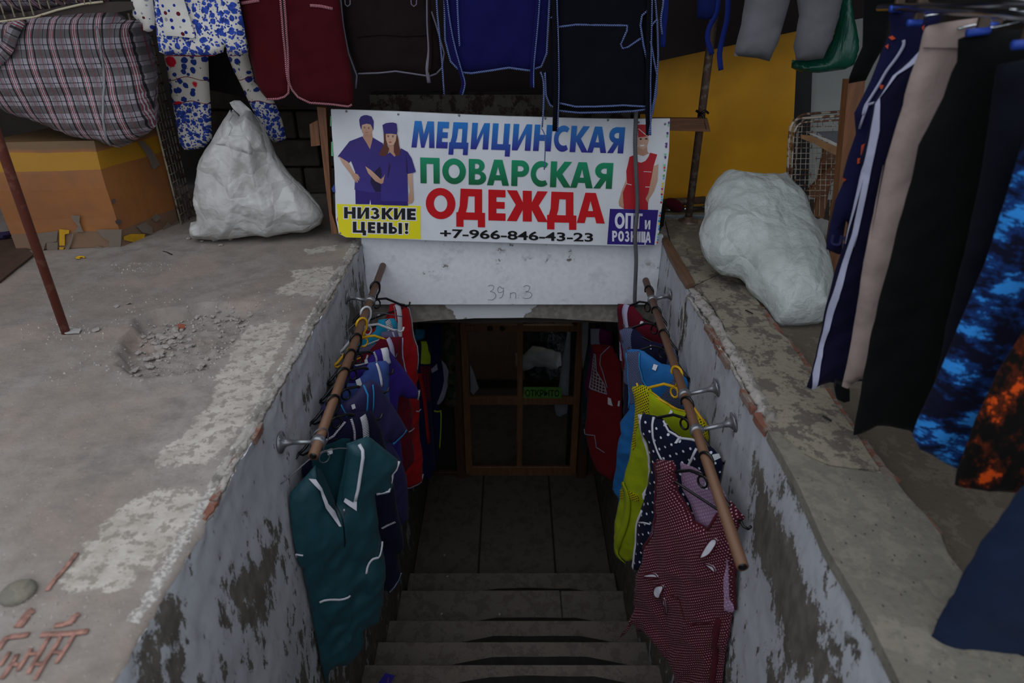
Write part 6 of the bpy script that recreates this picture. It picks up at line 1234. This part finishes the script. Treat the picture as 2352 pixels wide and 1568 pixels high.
S_ = Surf((0, 4.75, -1.4), (1, 0, 0), (0, 0, -1), folds(.015, 60, 5)); tag(panel('white_cloth', wc, cM(1440,290, 1458,300, 1455,820, 1432,960, 1400,975, 1380,985, 1345,975, 1332,905, 1370,720, 1400,500), S_, infl=.02, res=.02), 'long white cloth hanging behind the right panes of the door', 'cloth')
tag(panel('white_cloth', wc, cM(640,560, 660,600, 712,750, 668,806, 645,780), S_, infl=.01, res=.02), 'small white cloth corner behind the left pane of the door', 'cloth')
# ------------------------------------------------------------------ rubble and small litter
def rock_mesh(seed, mat):
    bm = bmesh.new(); bmesh.ops.create_icosphere(bm, subdivisions=1, radius=.5)
    for v in bm.verts: v.co *= 1+.5*nz(v.co.x*2+seed, v.co.y*2, v.co.z*2+seed); v.co.z *= .6
    me = bpy.data.meshes.new('rubble_stone'); bm.to_mesh(me); bm.free(); me.materials.append(mat); return me
rocks = [rock_mesh(i*3.3, M['rock'] if i % 5 else M['rock_red']) for i in range(1, 10)]
def rock(p, s_, lab, grp=None, mi=None, flat=1.0, mat=None):
    me = rocks[random.randrange(len(rocks)) if mi is None else mi]
    o = bpy.data.objects.new('rubble_stone', me); link(o); o.location = p; o.scale = (s_, s_*random.uniform(.6, 1), s_*random.uniform(.5, .8)*flat); o.rotation_euler = (random.uniform(-.3, .3), random.uniform(-.3, .3), random.uniform(0, 6)); return tag(o, lab, 'stone', grp)
hx = [p[0] for p in hole]; hy = [p[1] for p in hole]
def inhole(x, y): return inside(np.array([x]), np.array([y]), [hole])[0] and distp(np.array([x]), np.array([y]), [hole])[0] > .02
def fz(x, y):
    i = int(np.argmin(abs(xs-x))); j = int(np.argmin(abs(ys-y))); return ffn(xs[i], ys[j]).z
n = 0
while n < 150:
    x = random.uniform(min(hx), max(hx)); y = random.uniform(min(hy), max(hy))
    if not inhole(x, y) or nz(x*6, y*6, 4) < -.25+.3*(n % 3 == 0): continue
    s_ = random.choice([.013, .016, .019, .024, .032]); rock((x, y, fz(x, y)+s_*.2), s_, ('thumb-sized' if s_ > .018 else 'small')+' grey chip in the '+('near' if (y-min(hy))/(max(hy)-min(hy)) < .36 else 'middle' if (y-min(hy))/(max(hy)-min(hy)) < .66 else 'far')+' part of the pothole, '+('left' if (x-min(hx))/(max(hx)-min(hx)) < .36 else 'centre' if (x-min(hx))/(max(hx)-min(hx)) < .66 else 'right')+' side', 'rubble chips in the pothole', random.choice([0, 1, 2, 3, 5, 6, 7, 8])); n += 1
mb = MB()
for k in range(1100):
    x = random.uniform(min(hx)-.06, max(hx)+.12); y = random.uniform(min(hy)-.05, max(hy)+.05)
    if not inside(np.array([x]), np.array([y]), [hole])[0] and random.random() < .75: continue
    s_ = random.uniform(.002, .006); z = fz(x, y); a = random.uniform(0, 6); vs = [V((x+s_*cos(a+t), y+s_*sin(a+t), z)) for t in (0, 2.1, 4.2)]+[V((x, y, z+s_*1.1))]
    mb.add(vs, [(0, 1, 3), (1, 2, 3), (2, 0, 3)])
for (cx_, cy_, rr_, nn_) in ((330, 610, .10, 90), (150, 760, .08, 60), (60, 1400, .08, 60), (520, 560, .25, 90), (240, 690, .5, 120)):
    c_ = atZ(cx_, cy_)
    for k in range(nn_):
        x = c_.x+random.gauss(0, rr_); y = c_.y+random.gauss(0, rr_*.5)
        if x > -.76 or x < -1.72 or y > 2.75: continue
        s_ = random.uniform(.002, .005); z = fz(x, y); a = random.uniform(0, 6); mb.add([V((x+s_*cos(a+t), y+s_*sin(a+t), z)) for t in (0, 2.1, 4.2)]+[V((x, y, z+s_*1.1))], [(0, 1, 3), (1, 2, 3), (2, 0, 3)])
tag(mb.build('gravel', M['rock']), 'loose grit scattered in and around the pothole', 'gravel', kind='stuff')
def spot(px, py, s_, lab, mi=None, flat=1.0): p = atZ(px, py); return rock((p.x, p.y, fz(p.x, p.y)+s_*.15), s_, lab, None, mi, flat)
spot(358, 790, .055, 'largest pale flat rubble piece, left in the pothole', 0, .6); spot(368, 752, .035, 'grey lump of rubble behind the large pale piece', 2); spot(408, 728, .045, 'reddish brick fragment at the far edge of the pothole', 4, .5)
spot(268, 704, .026, 'flat chip right of the red-brown pole, left one of two', 1, .5); spot(296, 698, .024, 'flat chip right of the red-brown pole, right one of two', 3, .5); spot(222, 760, .034, 'pale mortar chip beside the foot of the red-brown pole', 5, .5)
spot(434, 551, .028, 'small stone left below the white plastic bag', 2); spot(493, 553, .055, 'biggest stone in front of the white plastic bag', 1, .7); spot(531, 551, .028, 'stone right of the biggest one before the white bag', 3); spot(508, 564, .026, 'nearest stone in front of the white plastic bag', 6); spot(465, 556, .018, 'tiny stone between two others before the white bag', 7)
spot(430, 1235, .012, 'small stone by itself on the floor above the whitish patch', 7)
p = atZ(42, 1362); o = lathe('paving_disc', M['curb_grey'], [(.030, -.01), (.034, .004), (.026, .012), (.004, .014)], Matrix.Translation(p), None, 14); tag(o, 'round broken concrete plug sticking up at lower left', 'stone')
def twig(name, pts, lab, z=0.006, r=.003, mat='soot', cat='twig'): tag(tube(name, M[mat], [atZ(a, b, z) for a, b in pts], r, None, 6), lab, cat)
twig('twig', cU(1915,905, 1960,915, 2000,935, 2020,942), 'dark twig on the concrete right of the box'); twig('twig', cQ(775,575, 800,585, 830,600), 'dark twig on the cream cap of the right curb', .012); twig('twig', cG(445,130, 465,138, 490,156), 'dark twig on the right curb beside the black trousers', .012); twig('nail', cQ(327,105, 329,145), 'rusty nail standing at the far end of the right curb', .014, .0018, 'rust_pipe', 'nail')
p = atZ(185, 594); tag(tube('orange_peel', M['yellow_plastic'], [p+V((.018*cos(a), .010*sin(a), .006)) for a in [0, 1, 2, 3, 4, 5]], .004, None, 6), 'curl of orange peel on the concrete before the box', 'peel')
Sp = Surf((0, 0, -1.617), (1, 0, 0), (0, -1, 0)); og = empty('price_tag', tuple(atZ(888, 1560, -1.617)), 'small blue printed tag lying on the step at the bottom', 'tag')
panel('card', plain('blue_card', lin('#241f7a'), .5), cN(318,1405, 382,1425, 340,1500, 250,1500), Sp, og, off=.004, thick=.002); trim('script', plain('orange_script', lin('#b06a4a'), .6), cN(335,1440, 342,1450, 332,1456, 342,1464, 330,1470), Sp, og, .0012, .0045)
cr = random.Random(3)
for i, (x, y) in enumerate(cN(748,735, 435,855, 708,995, 1108,998, 900,1058, 960,1078, 1092,1080, 237,1200, 297,1350, 727,588)):
    t_ = None
    for (yy, zz) in NS:
        q = atZ(x, y, zz)
        if q.y <= yy and (q.y >= yy-.34): t_ = q; break
    if t_ is None: t_ = atZ(x, y, -2.697)
    o = bpy.data.objects.new('paper_scrap', rocks[1]); link(o); o.location = t_+V((0, 0, .004)); o.scale = (.022, .014, .006); o.rotation_euler = (0, 0, cr.uniform(0, 3)); tag(o, 'tiny pale scrap lying on the dark steps', 'litter', 'pale scraps on the steps')
